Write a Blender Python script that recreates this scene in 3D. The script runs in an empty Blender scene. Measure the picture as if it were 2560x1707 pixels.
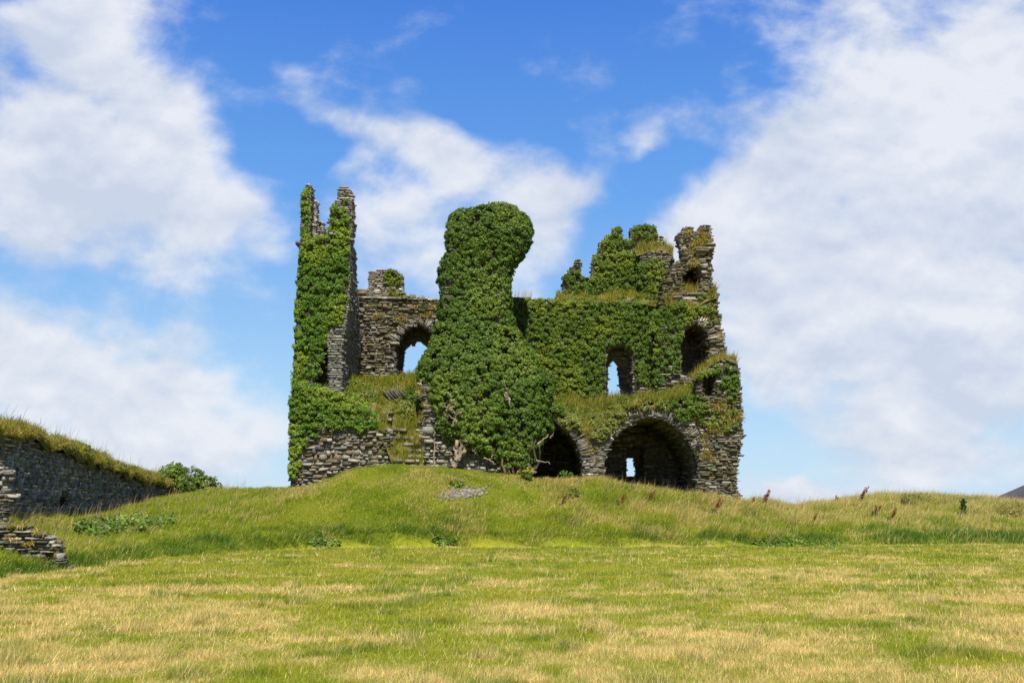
import bpy, math, random
import numpy as np
from mathutils import Vector, Matrix
rng = np.random.default_rng(11)
random.seed(5)
scene = bpy.context.scene
COL = scene.collection
R = math.radians

# ---------------------------------------------------------------- camera model
F = 2489.0                       # focal length in pixels of the 2560 px wide photograph
EYE = 1.7
PITCH = math.atan(411.0 / F)
CP, SP = math.cos(PITCH), math.sin(PITCH)
def ray(px, py):
    x = (px - 1280.0) / F; u = (853.5 - py) / F
    return np.array([x, CP - u * SP, SP + u * CP])
def at(px, py, Y):
    """the point where the sight line meets the vertical plane at distance Y"""
    d = ray(px, py); t = Y / d[1]
    return np.array([d[0] * t, Y, EYE + d[2] * t])
def project(V):
    V = np.asarray(V, float).reshape(-1, 3); z = V[:, 2] - EYE; dp = V[:, 1] * CP + z * SP
    return 1280 + F * V[:, 0] / dp, 853.5 - F * (z * CP - V[:, 1] * SP) / dp
def XZ(px, py, Y):
    p = at(px, py, Y); return (p[0], p[2])
def poly(pts, Y): return [XZ(a, b, Y) for a, b in pts]

# ---------------------------------------------------------------- noise
def _hash(ix, iy, seed):
    h = (ix.astype(np.int64) * 374761393 + iy.astype(np.int64) * 668265263 + seed * 974634777) & 0xffffffff
    h = ((h ^ (h >> 13)) * 1274126177) & 0xffffffff
    return ((h ^ (h >> 16)) & 0xffffff) / float(0xffffff)
def vnoise(x, y, seed=0):
    x = np.asarray(x, float); y = np.asarray(y, float)
    ix = np.floor(x); iy = np.floor(y); fx = x - ix; fy = y - iy
    fx = fx * fx * (3 - 2 * fx); fy = fy * fy * (3 - 2 * fy)
    a = _hash(ix, iy, seed); b = _hash(ix + 1, iy, seed); c = _hash(ix, iy + 1, seed); d = _hash(ix + 1, iy + 1, seed)
    return (a * (1 - fx) + b * fx) * (1 - fy) + (c * (1 - fx) + d * fx) * fy
def fbm(x, y, seed=0, o=4):
    s = 0; a = 0.5; t = 0
    for i in range(o):
        s = s + a * vnoise(np.asarray(x) * 2 ** i + 17 * i, np.asarray(y) * 2 ** i + 31 * i, seed + i); t += a; a *= 0.5
    return s / t
def sstep(a, b, x):
    t = np.clip((x - a) / (b - a), 0, 1); return t * t * (3 - 2 * t)

# ---------------------------------------------------------------- scene helpers
def link(o, parent=None):
    COL.objects.link(o)
    if parent is not None: o.parent = parent
    return o
def tag(o, label, cat=None, group=None, kind=None):
    o['label'] = label
    if cat: o['category'] = cat
    if group: o['group'] = group
    if kind: o['kind'] = kind
    return o
def thing(name, loc, label, cat, group=None):
    o = bpy.data.objects.new(name, None); o.empty_display_size = 0.3
    o.location = loc; link(o); tag(o, label, cat, group); return o
def mesh_obj(name, V, Fc, mat, parent=None, color=None, smooth=False):
    """V (n,3) world space, Fc (m,3) or (m,4); the mesh is moved under its parent's base"""
    V = np.asarray(V, np.float32); Fc = np.asarray(Fc, np.int32)
    if parent is not None:
        V = V - np.array(parent_world(parent), np.float32)
    me = bpy.data.meshes.new(name)
    n, k = Fc.shape
    me.vertices.add(len(V)); me.vertices.foreach_set('co', V.ravel())
    me.loops.add(n * k); me.loops.foreach_set('vertex_index', Fc.ravel())
    me.polygons.add(n); me.polygons.foreach_set('loop_start', np.arange(0, n * k, k, dtype=np.int32))
    if smooth: me.polygons.foreach_set('use_smooth', np.ones(n, bool))
    if color is not None:
        c = np.ones((len(V), 4), np.float32); c[:, :3] = color
        at_ = me.attributes.new('tint', 'FLOAT_COLOR', 'POINT'); at_.data.foreach_set('color', c.ravel())
    me.update(calc_edges=True)
    me.materials.append(mat)
    o = bpy.data.objects.new(name, me); link(o, parent); return o
def parent_world(p):
    v = Vector((0, 0, 0))
    while p is not None:
        v += p.location; p = p.parent
    return v

# ---------------------------------------------------------------- materials
def new_mat(name):
    m = bpy.data.materials.new(name); m.use_nodes = True
    nt = m.node_tree; nt.nodes.clear()
    out = nt.nodes.new('ShaderNodeOutputMaterial')
    return m, nt, out
def N(nt, t, **kw):
    n = nt.nodes.new(t)
    for k, v in kw.items(): setattr(n, k, v)
    return n
def foliage_mat(name, rough=0.45, trans=0.3, spec=0.4, var=0.25, tscale=(1.3, 1.25, 0.5)):
    m, nt, out = new_mat(name); L = nt.links.new
    a = N(nt, 'ShaderNodeAttribute', attribute_name='tint')
    p = N(nt, 'ShaderNodeBsdfPrincipled'); p.inputs['Roughness'].default_value = rough
    p.inputs['Specular IOR Level'].default_value = spec
    tr = N(nt, 'ShaderNodeBsdfTranslucent')
    mx = N(nt, 'ShaderNodeMixShader'); mx.inputs[0].default_value = trans
    mul = N(nt, 'ShaderNodeVectorMath', operation='MULTIPLY'); mul.inputs[1].default_value = tscale
    L(a.outputs['Color'], p.inputs['Base Color']); L(a.outputs['Color'], mul.inputs[0])
    L(mul.outputs[0], tr.inputs['Color'])
    L(p.outputs[0], mx.inputs[1]); L(tr.outputs[0], mx.inputs[2]); L(mx.outputs[0], out.inputs[0])
    return m
def stone_mat(name):
    m, nt, out = new_mat(name); L = nt.links.new
    a = N(nt, 'ShaderNodeAttribute', attribute_name='tint')
    geo = N(nt, 'ShaderNodeNewGeometry')
    n1 = N(nt, 'ShaderNodeTexNoise'); n1.inputs['Scale'].default_value = 5.0; n1.inputs['Detail'].default_value = 8; n1.inputs['Roughness'].default_value = .7
    L(geo.outputs['Position'], n1.inputs['Vector'])
    mr = N(nt, 'ShaderNodeMapRange'); mr.inputs[1].default_value = .3; mr.inputs[2].default_value = .7; mr.inputs[3].default_value = .55; mr.inputs[4].default_value = 1.4
    L(n1.outputs['Fac'], mr.inputs[0])
    mul = N(nt, 'ShaderNodeVectorMath', operation='SCALE'); L(a.outputs['Color'], mul.inputs[0]); L(mr.outputs[0], mul.inputs['Scale'])
    # pale lichen spots
    n2 = N(nt, 'ShaderNodeTexNoise'); n2.inputs['Scale'].default_value = 9.0; n2.inputs['Detail'].default_value = 5
    L(geo.outputs['Position'], n2.inputs['Vector'])
    r2 = N(nt, 'ShaderNodeMapRange'); r2.inputs[1].default_value = .62; r2.inputs[2].default_value = .68; r2.inputs[4].default_value = .7
    L(n2.outputs['Fac'], r2.inputs[0])
    mix = N(nt, 'ShaderNodeMix', data_type='RGBA'); mix.inputs[7].default_value = (.30, .30, .265, 1)
    L(r2.outputs[0], mix.inputs[0]); L(mul.outputs[0], mix.inputs[6])
    p = N(nt, 'ShaderNodeBsdfPrincipled'); p.inputs['Roughness'].default_value = .85; p.inputs['Specular IOR Level'].default_value = .25
    L(mix.outputs[2], p.inputs['Base Color'])
    b = N(nt, 'ShaderNodeBump'); b.inputs['Strength'].default_value = .8; b.inputs['Distance'].default_value = .04
    L(n1.outputs['Fac'], b.inputs['Height']); L(b.outputs[0], p.inputs['Normal'])
    L(p.outputs[0], out.inputs[0])
    return m
def earth_mat(name):
    m, nt, out = new_mat(name); L = nt.links.new
    a = N(nt, 'ShaderNodeAttribute', attribute_name='tint')
    geo = N(nt, 'ShaderNodeNewGeometry')
    n1 = N(nt, 'ShaderNodeTexNoise'); n1.inputs['Scale'].default_value = 7.0; n1.inputs['Detail'].default_value = 10; n1.inputs['Roughness'].default_value = .75
    L(geo.outputs['Position'], n1.inputs['Vector'])
    mr = N(nt, 'ShaderNodeMapRange'); mr.inputs[1].default_value = .3; mr.inputs[2].default_value = .7; mr.inputs[3].default_value = .6; mr.inputs[4].default_value = 1.3
    L(n1.outputs['Fac'], mr.inputs[0])
    mul = N(nt, 'ShaderNodeVectorMath', operation='SCALE'); L(a.outputs['Color'], mul.inputs[0]); L(mr.outputs[0], mul.inputs['Scale'])
    p = N(nt, 'ShaderNodeBsdfPrincipled'); p.inputs['Roughness'].default_value = .95; p.inputs['Specular IOR Level'].default_value = .1
    L(mul.outputs[0], p.inputs['Base Color'])
    b = N(nt, 'ShaderNodeBump'); b.inputs['Strength'].default_value = .7; b.inputs['Distance'].default_value = .06
    L(n1.outputs['Fac'], b.inputs['Height']); L(b.outputs[0], p.inputs['Normal'])
    L(p.outputs[0], out.inputs[0])
    return m
M_STONE = stone_mat('slate_rubble')
M_IVY = foliage_mat('ivy_leaf', rough=.5, trans=.30, spec=.2)
M_LEAF = foliage_mat('bramble_leaf', rough=.5, trans=.3, spec=.3)
M_GRASS = foliage_mat('grass_blade', rough=.6, trans=.45, spec=.2, tscale=(1.1, 1.1, .75))
M_EARTH = earth_mat('turf_and_earth')
M_WOOD = earth_mat('ivy_bark')

# ---------------------------------------------------------------- hexahedron builder for masonry
class Stones:
    QUADS = np.array([[0, 1, 2, 3], [7, 6, 5, 4], [0, 4, 5, 1], [1, 5, 6, 2], [2, 6, 7, 3], [3, 7, 4, 0]])
    def __init__(self): self.v = []; self.c = []
    def hexa(self, pts, col): self.v.append(pts); self.c.append(col)
    def build(self, name, mat, parent=None):
        V = np.array(self.v, float).reshape(-1, 3)
        n = len(self.v)
        Fc = (self.QUADS[None] + (np.arange(n) * 8)[:, None, None]).reshape(-1, 4)
        C = np.repeat(np.array(self.c), 8, axis=0)
        return mesh_obj(name, V, Fc, mat, parent, C)
ZAX = np.array([0, 0, 1.0])
class Frame:
    def __init__(s, O, ex, ed): s.O = np.array(O, float); s.ex = np.array(ex, float); s.ed = np.array(ed, float)
    def p(s, a, z, d): return s.O + s.ex * a + s.ed * d + ZAX * z
def plane(Y): return Frame((0, Y, 0), (1, 0, 0), (0, 1, 0))

PAL = {
 'slate':  [((.155,.15,.135), 5), ((.25,.24,.215), 5), ((.36,.35,.32), 3), ((.22,.175,.115), 2), ((.50,.49,.45), 1.2), ((.09,.085,.075), 2)],
 'dark':   [((.12,.115,.10), 5), ((.18,.17,.15), 4), ((.26,.25,.22), 2), ((.15,.125,.08), 3), ((.38,.37,.33), .5)],
 'mossy':  [((.13,.115,.07), 4), ((.10,.105,.04), 4), ((.20,.18,.13), 3), ((.17,.13,.07), 3), ((.33,.31,.27), 1)],
 'pale':   [((.45,.43,.39), 4), ((.60,.59,.55), 3), ((.30,.28,.24), 4), ((.22,.17,.10), 2)],
 'root':   [((.075,.07,.04), 4), ((.06,.065,.03), 4), ((.12,.11,.08), 2)],
 'grey':   [((.19,.19,.175), 5), ((.26,.26,.245), 4), ((.33,.33,.31), 3), ((.13,.125,.11), 2), ((.26,.19,.10), .8)],
 'rust':   [((.20,.15,.09), 2.5), ((.20,.18,.15), 4), ((.33,.31,.27), 3), ((.14,.12,.09), 3), ((.52,.50,.46), 1)],
}
def pick(pal):
    e = PAL[pal]; c = random.choices([q[0] for q in e], [q[1] for q in e])[0]
    k = random.uniform(.72, 1.2) * .74; return (c[0] * k * 1.04, c[1] * k, c[2] * k * .89)
def spans_of(polys, z):
    xs = []
    for P in polys:
        n = len(P)
        for i in range(n):
            (x0, z0), (x1, z1) = P[i], P[(i + 1) % n]
            if (z0 <= z) != (z1 <= z): xs.append(x0 + (z - z0) / (z1 - z0) * (x1 - x0))
    xs.sort()
    return [(xs[i], xs[i + 1]) for i in range(0, len(xs) - 1, 2) if xs[i + 1] - xs[i] > .05]
def J(a): return random.uniform(-a, a)
RUB = 0.0
def stone(B, fr, s0, s1, z0, z1, face, base, p, col, jit=.018):
    """one facing stone; face 'f' front, 'l'/'r' the ends; base = end coordinate; p how far it sticks out"""
    w = s1 - s0; h = z1 - z0
    c = min(.03, .2 * h); cw = min(.05, .18 * w)
    tl_ = 0.0
    if RUB:
        c = h * random.uniform(.08, .28); cw = w * random.uniform(.04, .2); jit = jit + .03 * RUB; p = p - .11 * (random.random() < .14)
        gz = h * RUB; z0 -= random.uniform(-.2, .45) * gz; z1 += random.uniform(-.35, .5) * gz; s0 -= J(.05) * RUB; tl_ = J(.16) * RUB * w
    t0 = s0 + J(.01); t1 = s1 + J(.01); dz = (J(.3 * h) if w < .5 else J(.15 * h)) + tl_
    pts = []
    for lay in (0, 1):
        k = 1 if lay else 0
        for (a, z) in ((t0 + k * cw, z0 + k * c), (t1 - k * cw, z0 + k * c + dz * .3), (t1 - k * cw, z1 - k * c + dz * .3), (t0 + k * cw, z1 - k * c)):
            d = (.14 if not lay else -p) + J(jit)
            a += J(jit); z += J(jit * .6)
            if face == 'f': q = fr.p(a, z, d)
            elif face == 'b': q = fr.p(a, z, base - d)
            elif face == 'r': q = fr.p(base - d, z, a)
            else: q = fr.p(base + d, z, a)
            pts.append(q)
    B.hexa(np.array(pts)[[0, 1, 2, 3, 4, 5, 6, 7]], col)
def block(B, fr, s0, s1, z0, z1, d0, d1, col):
    B.hexa(np.array([fr.p(s0, z0, d1), fr.p(s1, z0, d1), fr.p(s1, z1, d1), fr.p(s0, z1, d1),
                     fr.p(s0, z0, d0), fr.p(s1, z0, d0), fr.p(s1, z1, d0), fr.p(s0, z1, d0)]), col)
def masonry(B, fr, outer, holes=(), depth=1.0, ch=(.07, .15), sl=(.18, .6), prot=(.01, .09), pal='slate', faces='flrb',
            dsl=None, pfun=None, core=(.15, .125, .08)):
    polys = [outer] + list(holes)
    zmin = min(z for _, z in outer); zmax = max(z for _, z in outer)
    z = zmin
    while z < zmax:
        h = random.uniform(*ch)
        if random.random() < .12: h *= 1.6
        for (s0, s1) in spans_of(polys, z + h * .5):
            s0 += J(.03); s1 += J(.03)
            ci = min(.045, .2 * (s1 - s0))
            block(B, fr, s0 + ci, s1 - ci, z - .004, z + h, min(.035, .2 * depth), depth - min(.035, .2 * depth), tuple(np.array(core) * random.uniform(.75, 1.25)))
            for face in faces:
                if face in 'fb': a, b, base = s0, s1, depth
                elif face == 'l': a, b, base = 0.0, depth, s0
                else: a, b, base = 0.0, depth, s1
                # 'b' mirrored about the rear plane
                while a < b - .02:
                    w = random.uniform(*sl) * (1 if h < .14 else .8) * (1.7 if random.random() < .07 else 1)
                    if b - a - w < .1: w = b - a
                    mid = fr.p(a + w / 2, z, 0) if face in 'fb' else fr.p(base, z, a + w / 2)
                    pl = pfun(mid, face) if pfun else pal
                    e = random.uniform(*prot)
                    if random.random() < .06: e += random.uniform(.03, .12)
                    zz1 = z + h - random.uniform(.0, .02)
                    if random.random() < .12 and h > .1:       # two thin slates instead of one stone
                        stone(B, fr, a, a + w - .012, z, z + h * .5, face, base, e, pick(pl))
                        stone(B, fr, a, a + w - .012, z + h * .52, zz1, face, base, e * .6, pick(pl))
                    else:
                        stone(B, fr, a, a + w - .012, z + .004, zz1, face, base, e, pick(pl))
                    a += w
        z += h
def arch_ring(B, path, Y, length=(.45, .75), thick=(.07, .15), out=.08, depth=.5, pal='slate', cx=None, gap=0.0):
    """voussoirs: path = px points along the intrados at distance Y, radial slabs standing on it"""
    P = np.array([at(a, b, Y) for a, b in path])[:, [0, 2]]
    seg = np.linalg.norm(np.diff(P, axis=0), axis=1); cum = np.concatenate([[0], np.cumsum(seg)])
    def pt(s): return np.array([np.interp(s, cum, P[:, 0]), np.interp(s, cum, P[:, 1])])
    s = 0
    while s < cum[-1] - .04:
        t = random.uniform(*thick); t = min(t, cum[-1] - s)
        if random.random() < gap: s += t; continue
        a = pt(s + .005); b = pt(s + t - .008)
        tg = pt(min(s + t + .3, cum[-1])) - pt(max(s - .3, 0)); tg /= np.linalg.norm(tg)
        nrm = np.array([-tg[1], tg[0]])
        if nrm @ (np.array([P[:, 0].mean(), P[:, 1].min()]) - a) > 0: nrm = -nrm
        L = random.uniform(*length); sp = 1 + .25 * L
        skew = J(.06)
        o = out * random.uniform(.2, 1.3)
        base = -random.uniform(.0, .05)
        def q(e, r, y): v = e + nrm * r + tg * (skew * r); return np.array([v[0], Y + y, v[1]])
        m = (a + b) / 2
        ao = m + (a - m) * sp; bo = m + (b - m) * sp
        B.hexa(np.array([q(a, base, depth), q(b, base, depth), q(bo, L, depth), q(ao, L, depth),
                         q(a, base, -o), q(b, base, -o + J(.03)), q(bo, L + J(.05), -o + J(.03)), q(ao, L, -o)]), pick(pal))
        s += t

# ---------------------------------------------------------------- leaf and blade builders
def unit(v): return v / np.maximum(np.linalg.norm(v, axis=-1, keepdims=True), 1e-9)
def leaves(Pc, Nc, size, col, tip=None, jitter=.5):
    """one folded four-point leaf at each Pc with normal about Nc"""
    n = len(Pc)
    nrm = unit(Nc + rng.normal(0, jitter, (n, 3)) * .7)
    dn = np.tile(np.array([0, 0, -1.0]), (n, 1)) + rng.normal(0, .55, (n, 3))
    t = unit(dn - nrm * (dn * nrm).sum(1, keepdims=True))
    s = np.cross(nrm, t)
    sz = size * rng.uniform(.55, 1.5, n)[:, None]
    base = Pc - t * sz * .45
    tipv = Pc + t * sz * .6 - nrm * sz * .12
    lf = Pc - s * sz * .48 - nrm * sz * .12 - t * sz * .1
    rt = Pc + s * sz * .48 - nrm * sz * .12 - t * sz * .1
    V = np.stack([base, lf, tipv, rt], 1).reshape(-1, 3)
    i = np.arange(n)[:, None] * 4
    Fc = np.concatenate([i + np.array([[0, 1, 2]]), i + np.array([[0, 2, 3]])])
    return V, Fc, np.repeat(col, 4, axis=0)
def clumps(Pc, Nc, per, rad, size, cols, flat=.75, droop=.25, upn=.45):
    """tufts of leaves on the points Pc: each a small dome that hangs a little"""
    n = len(Pc); k = per
    C = np.repeat(Pc, k, 0); Nn = np.repeat(Nc, k, 0)
    r = np.repeat(rad * rng.uniform(.6, 1.35, n), k)[:, None]
    d = unit(rng.normal(0, 1, (n * k, 3)))
    dn = (d * Nn).sum(1, keepdims=True)
    d = np.where(dn < -.15, d - 2 * dn * Nn, d)
    pos = C + d * r * np.array([1, 1, .8]) * rng.uniform(.55, 1.0, (n * k, 1)) + Nn * r * .15
    pos[:, 2] -= (droop * r[:, 0]) * rng.uniform(0, 1, n * k)
    nn = unit(d * .75 + Nn * .5 + np.array([0, 0, upn]))
    cc = np.repeat(cols, k, 0) * rng.uniform(.65, 1.4, (n * k, 1))
    cc = cc * (1 + rng.normal(0, .07, (n * k, 3)))
    return leaves(pos, nn, size, np.clip(cc, .004, 1))
def blades(P, h, w, lean, dirs, col, curved=True):
    n = len(P)
    yaw = rng.uniform(0, 2 * np.pi, n)
    side = np.stack([np.cos(yaw), np.sin(yaw), np.zeros(n)], 1) * (np.asarray(w) * np.ones(n))[:, None] * .5
    h = np.asarray(h) * np.ones(n); lean = np.asarray(lean) * np.ones(n)
    up = np.array([0, 0, 1.0])
    if curved:
        mid = P + (dirs * (np.sin(lean * .55) * h * .55)[:, None]) + up * (np.cos(lean * .55) * h * .55)[:, None]
        tip = mid + (dirs * (np.sin(lean * 1.25) * h * .5)[:, None]) + up * (np.cos(lean * 1.25) * h * .5)[:, None]
        V = np.stack([P - side, P + side, mid + side * .75, mid - side * .75, tip], 1).reshape(-1, 3)
        i = np.arange(n)[:, None] * 5
        Fc = np.concatenate([i + [[0, 1, 2]], i + [[0, 2, 3]], i + [[3, 2, 4]]])
        return V, Fc, np.repeat(col, 5, 0)
    tip = P + dirs * (np.sin(lean) * h)[:, None] + up * (np.cos(lean) * h)[:, None]
    V = np.stack([P - side, P + side, tip], 1).reshape(-1, 3)
    Fc = np.arange(n * 3).reshape(-1, 3)
    return V, Fc, np.repeat(col, 3, 0)
def merge(*parts):
    V = []; Fc = []; C = []; o = 0
    for v, f, c in parts:
        V.append(v); Fc.append(f + o); C.append(c); o += len(v)
    return np.concatenate(V), np.concatenate(Fc), np.concatenate(C)
def windy(n, ang=0.0, spread=.8):
    a = rng.normal(ang, spread, n); return np.stack([np.cos(a), np.sin(a), np.zeros(n)], 1)
def in_poly(x, z, P):
    ins = np.zeros(len(x), bool); n = len(P)
    for i in range(n):
        (x0, z0), (x1, z1) = P[i], P[(i + 1) % n]
        if z0 == z1: continue
        c = ((z0 <= z) != (z1 <= z)) & (x < x0 + (z - z0) / (z1 - z0) * (x1 - x0)); ins ^= c
    return ins
def area(P):
    a = 0
    for i in range(len(P)):
        a += P[i][0] * P[(i + 1) % len(P)][1] - P[(i + 1) % len(P)][0] * P[i][1]
    return a / 2
def on_face(P, Y, dens, holes=()):
    """random points with normals on the polygon P (X,Z) at distance Y, facing the camera side"""
    xs = [p[0] for p in P]; zs = [p[1] for p in P]
    n = int((max(xs) - min(xs)) * (max(zs) - min(zs)) * dens)
    x = rng.uniform(min(xs), max(xs), n); z = rng.uniform(min(zs), max(zs), n)
    k = in_poly(x, z, P)
    for h in holes: k &= ~in_poly(x, z, h)
    x, z = x[k], z[k]; n = len(x)
    return np.stack([x, np.full(n, float(Y)), z], 1), np.tile([0, -1.0, 0], (n, 1))
def on_edges(P, Y, depth, dens, inset=.1, keep=None):
    """points on the returns of the polygon (its top and side edges), running back by depth"""
    if area(P) < 0: P = P[::-1]
    pts = []; nr = []
    for i in range(len(P)):
        a = np.array(P[i]); b = np.array(P[(i + 1) % len(P)]); e = b - a; L = np.linalg.norm(e)
        if L < 1e-6: continue
        nn = np.array([e[1], -e[0]]) / L
        if nn[1] < -.45: continue
        if keep and not keep((a + b) / 2, nn): continue
        n = rng.poisson(L * depth * dens)
        t = rng.uniform(0, 1, n); d = rng.uniform(0, depth, n)
        q = a + e * t[:, None] - nn * inset
        pts.append(np.stack([q[:, 0], Y + d, q[:, 1]], 1)); nr.append(np.tile([nn[0], -.1, nn[1]], (n, 1)))
    if not pts: return np.zeros((0, 3)), np.zeros((0, 3))
    return np.concatenate(pts), unit(np.concatenate(nr))
def on_mesh(V, Q, dens):
    """random points and normals over a quad grid"""
    A, B_, C_, D = V[Q[:, 0]], V[Q[:, 1]], V[Q[:, 2]], V[Q[:, 3]]
    nr = np.cross(C_ - A, D - B_); ar = np.linalg.norm(nr, axis=1) / 2
    n = rng.poisson(ar * dens); idx = np.repeat(np.arange(len(Q)), n)
    s = rng.uniform(0, 1, len(idx))[:, None]; t = rng.uniform(0, 1, len(idx))[:, None]
    P = (A[idx] * (1 - s) + B_[idx] * s) * (1 - t) + (D[idx] * (1 - s) + C_[idx] * s) * t
    return P, unit(nr[idx])
def grid_quads(nu, nv, wrap=False):
    i = np.arange(nu - 1)[:, None]; j = np.arange(nv if wrap else nv - 1)[None, :]
    a = i * nv + j; b = i * nv + (j + 1) % nv; c = (i + 1) * nv + (j + 1) % nv; d = (i + 1) * nv + j
    return np.stack([a, b, c, d], -1).reshape(-1, 4)
def resample(line, n):
    L = np.array(line, float); t = np.linspace(0, 1, len(L)) if len(L) < 2 else None
    seg = np.linalg.norm(np.diff(L[:, :1], axis=0), axis=1) + 1e-6; c = np.concatenate([[0], np.cumsum(seg)]); c /= c[-1]
    u = np.linspace(0, 1, n); return np.stack([np.interp(u, c, L[:, k]) for k in range(L.shape[1])], 1)
def bank(lines, nu=60, nv=20, bump=.15, seed=3, fr=1.3):
    """a loft through lines of (px, py, Y), first line in front: a vegetated slope; returns V, quads (normals up)"""
    G = [np.array([at(*p) for p in resample(l, nu)]) for l in lines]
    ts = np.linspace(0, len(lines) - 1, nv)
    V = []
    for t in ts:
        i = min(int(t), len(lines) - 2); f = t - i; V.append(G[i] * (1 - f) + G[i + 1] * f)
    V = np.array(V)                              # (nv, nu, 3)
    w = np.sin(np.linspace(0, np.pi, nv))[:, None] * .7 + .3
    V[:, :, 2] += (fbm(V[:, :, 0] * fr, V[:, :, 1] * fr + V[:, :, 2], seed) - .5) * 2 * bump * w
    return V.reshape(-1, 3), grid_quads(nv, nu)[:, [0, 1, 2, 3]]
def tube(path, r0, r1, k=6):
    P = np.array(path, float); n = len(P); V = []
    for i in range(n):
        t = unit(P[min(i + 1, n - 1)] - P[max(i - 1, 0)]); a = unit(np.cross(t, [.3, .9, .2])); b = np.cross(t, a)
        r = r0 + (r1 - r0) * i / (n - 1)
        for j in range(k):
            th = 2 * np.pi * j / k; V.append(P[i] + (a * math.cos(th) + b * math.sin(th)) * r)
    V = np.array(V); Q = grid_quads(n, k, True)
    T = np.concatenate([Q[:, [0, 1, 2]], Q[:, [0, 2, 3]]])
    return V, T
def wander(p0, p1, n=7, amp=.08):
    p0 = np.array(p0); p1 = np.array(p1); t = np.linspace(0, 1, n)[:, None]
    P = p0 + (p1 - p0) * t; P[1:-1] += rng.normal(0, amp, (n - 2, 3)); return P
def twigs(segs, amp=.07, col=(.30, .22, .15)):
    """segs: (p0, p1, r0, r1)"""
    parts = []
    for p0, p1, r0, r1 in segs:
        v, f = tube(wander(p0, p1, 7, amp), r0, r1); c = np.tile(np.array(col) * rng.uniform(.75, 1.25), (len(v), 1)); parts.append((v, f, c))
    return merge(*parts)

# ================================================================ TERRAIN
CREST = [(-400,1300,32),(0,1292,36),(120,1284,44),(270,1268,55),(430,1240,66),(545,1226,66),(640,1219,57),(720,1213,49.0),(780,1206,48.9),(830,1190,48.7),(870,1172,48.5),
         (960,1160,48.3),(1060,1163,48.4),(1200,1175,48.5),(1280,1185,48.8),(1345,1190,49.3),(1460,1190,49.5),(1510,1195,49.6),(1600,1213,49.6),(1740,1233,49.6),(1850,1243,49.8),
         (1950,1251,53),(2060,1245,57),(2200,1229,58),(2330,1230,58),(2560,1243,57),(3000,1250,56)]
FOOT = [(-400,1500),(0,1450),(200,1422),(400,1396),(600,1380),(830,1369),(1500,1366),(2560,1362),(3000,1360)]
def foot_Y(py): return EYE / math.tan(math.atan((py - 853.5) / F) - PITCH)
CREST = [(a, b + float(np.interp(a, [0, 420, 600, 700, 760, 1260, 1340, 1840, 1900, 3000], [6, 2, 3, 7, 2, 2, 8, 8, 21, 24])) - (6 if 2150 < a < 2400 else 0), Y) for a, b, Y in CREST]
_cu = np.array([at(a, b, Y)[0] / Y for a, b, Y in CREST]); _cz = np.array([at(a, b, Y)[2] for a, b, Y in CREST]); _cY = np.array([Y for *_, Y in CREST])
_fY = np.array([foot_Y(b) for a, b in FOOT]); _fu = np.array([at(a, b, foot_Y(b))[0] / foot_Y(b) for a, b in FOOT])
def foot_at(u): return np.interp(u, _fu, _fY)
def terrain(X, Y):
    X = np.asarray(X, float); Y = np.asarray(Y, float)
    Ys = np.maximum(Y, 10); u = np.clip(X / Ys, -1.2, 1.2)
    Yc = np.interp(u, _cu, _cY); zc = np.interp(u, _cu, _cz); Yf = foot_at(u)
    t = np.clip((Y - Yf) / (Yc - Yf), 0, 1)
    s = .13 * sstep(0, .055, t) + .87 * (.55 * t + .45 * t * t * (3 - 2 * t))
    rise = np.sin(np.clip(t, 0, 1) * np.pi) * .12
    z = zc * (s + rise * .6)
    back = np.maximum(Y - Yc, 0)
    z = z - np.minimum(back, 9) * .015 - np.maximum(back - 9, 0) * .045
    z = np.maximum(z, -3.0)
    amp = .02 + .16 * np.sin(np.clip(t, 0, 1) * np.pi)
    z = z + (fbm(X * .5, Y * .5, 21) - .5) * 2 * amp + (fbm(X * .12, Y * .12, 8) - .5) * .12 * (t < 1)
    return z
def ground_at(px, py, y0=9, y1=80):
    """where a sight line first meets the terrain"""
    d = ray(px, py); Ys = np.linspace(y0, y1, 1200); t = Ys / d[1]
    zz = EYE + d[2] * t; below = zz <= terrain(d[0] * t, Ys)
    i = int(np.argmax(below)) if below.any() else len(Ys) - 1
    return np.array([d[0] * t[i], Ys[i], terrain(d[0] * t[i], Ys[i])])
GREEN = np.array([.190, .255, .010]); STRAW = np.array([.61, .465, .175]); OLIVE = np.array([.36, .335, .024]); DEEP = np.array([.075, .150, .012])
def dry_at(X, Y):
    """how dry the mown turf is"""
    a = fbm(X * .42, Y * .52, 40, 5); b = fbm(X * 2.3, Y * 2.0, 55, 4)
    base = a * .55 + b * .45
    w = .07 * sstep(22, 11, Y) - .13 * sstep(20, 33, Y) + .05 * sstep(1, 9, X) - .02
    return sstep(.40, .68, base + w - .015)
def turf_colour(X, Y):
    u = X / np.maximum(Y, 10); lng = Y > foot_at(u)
    d = dry_at(X, Y)[:, None]
    f = (fbm(X * .8, Y * .8, 77, 3))[:, None]
    c1 = (GREEN * f + OLIVE * (1 - f)) * (1 - d) + STRAW * d
    b = sstep(.38, .66, fbm(X * .35 + 9, Y * .5, 91, 4) + .06 * sstep(4, 14, X) - .05)[:, None]
    c2 = (GREEN * .8 * f + (GREEN * .5 + OLIVE * .4) * (1 - f)) * (1 - b * .3) + OLIVE * .8 * b * .3
    return np.where(lng[:, None], c2, c1)
def axis(core0, core1, step, far0, far1):
    a = np.arange(core0, core1 + 1e-6, step)
    hi = core1 + (far1 - core1) * np.linspace(0, 1, 26)[1:] ** 3; lo = core0 - (core0 - far0) * np.linspace(0, 1, 26)[1:] ** 3
    return np.concatenate([lo[::-1], a, hi])
gx = axis(-45, 45, .35, -3000, 3000); gy = axis(4, 80, .35, -800, 5000)
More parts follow.
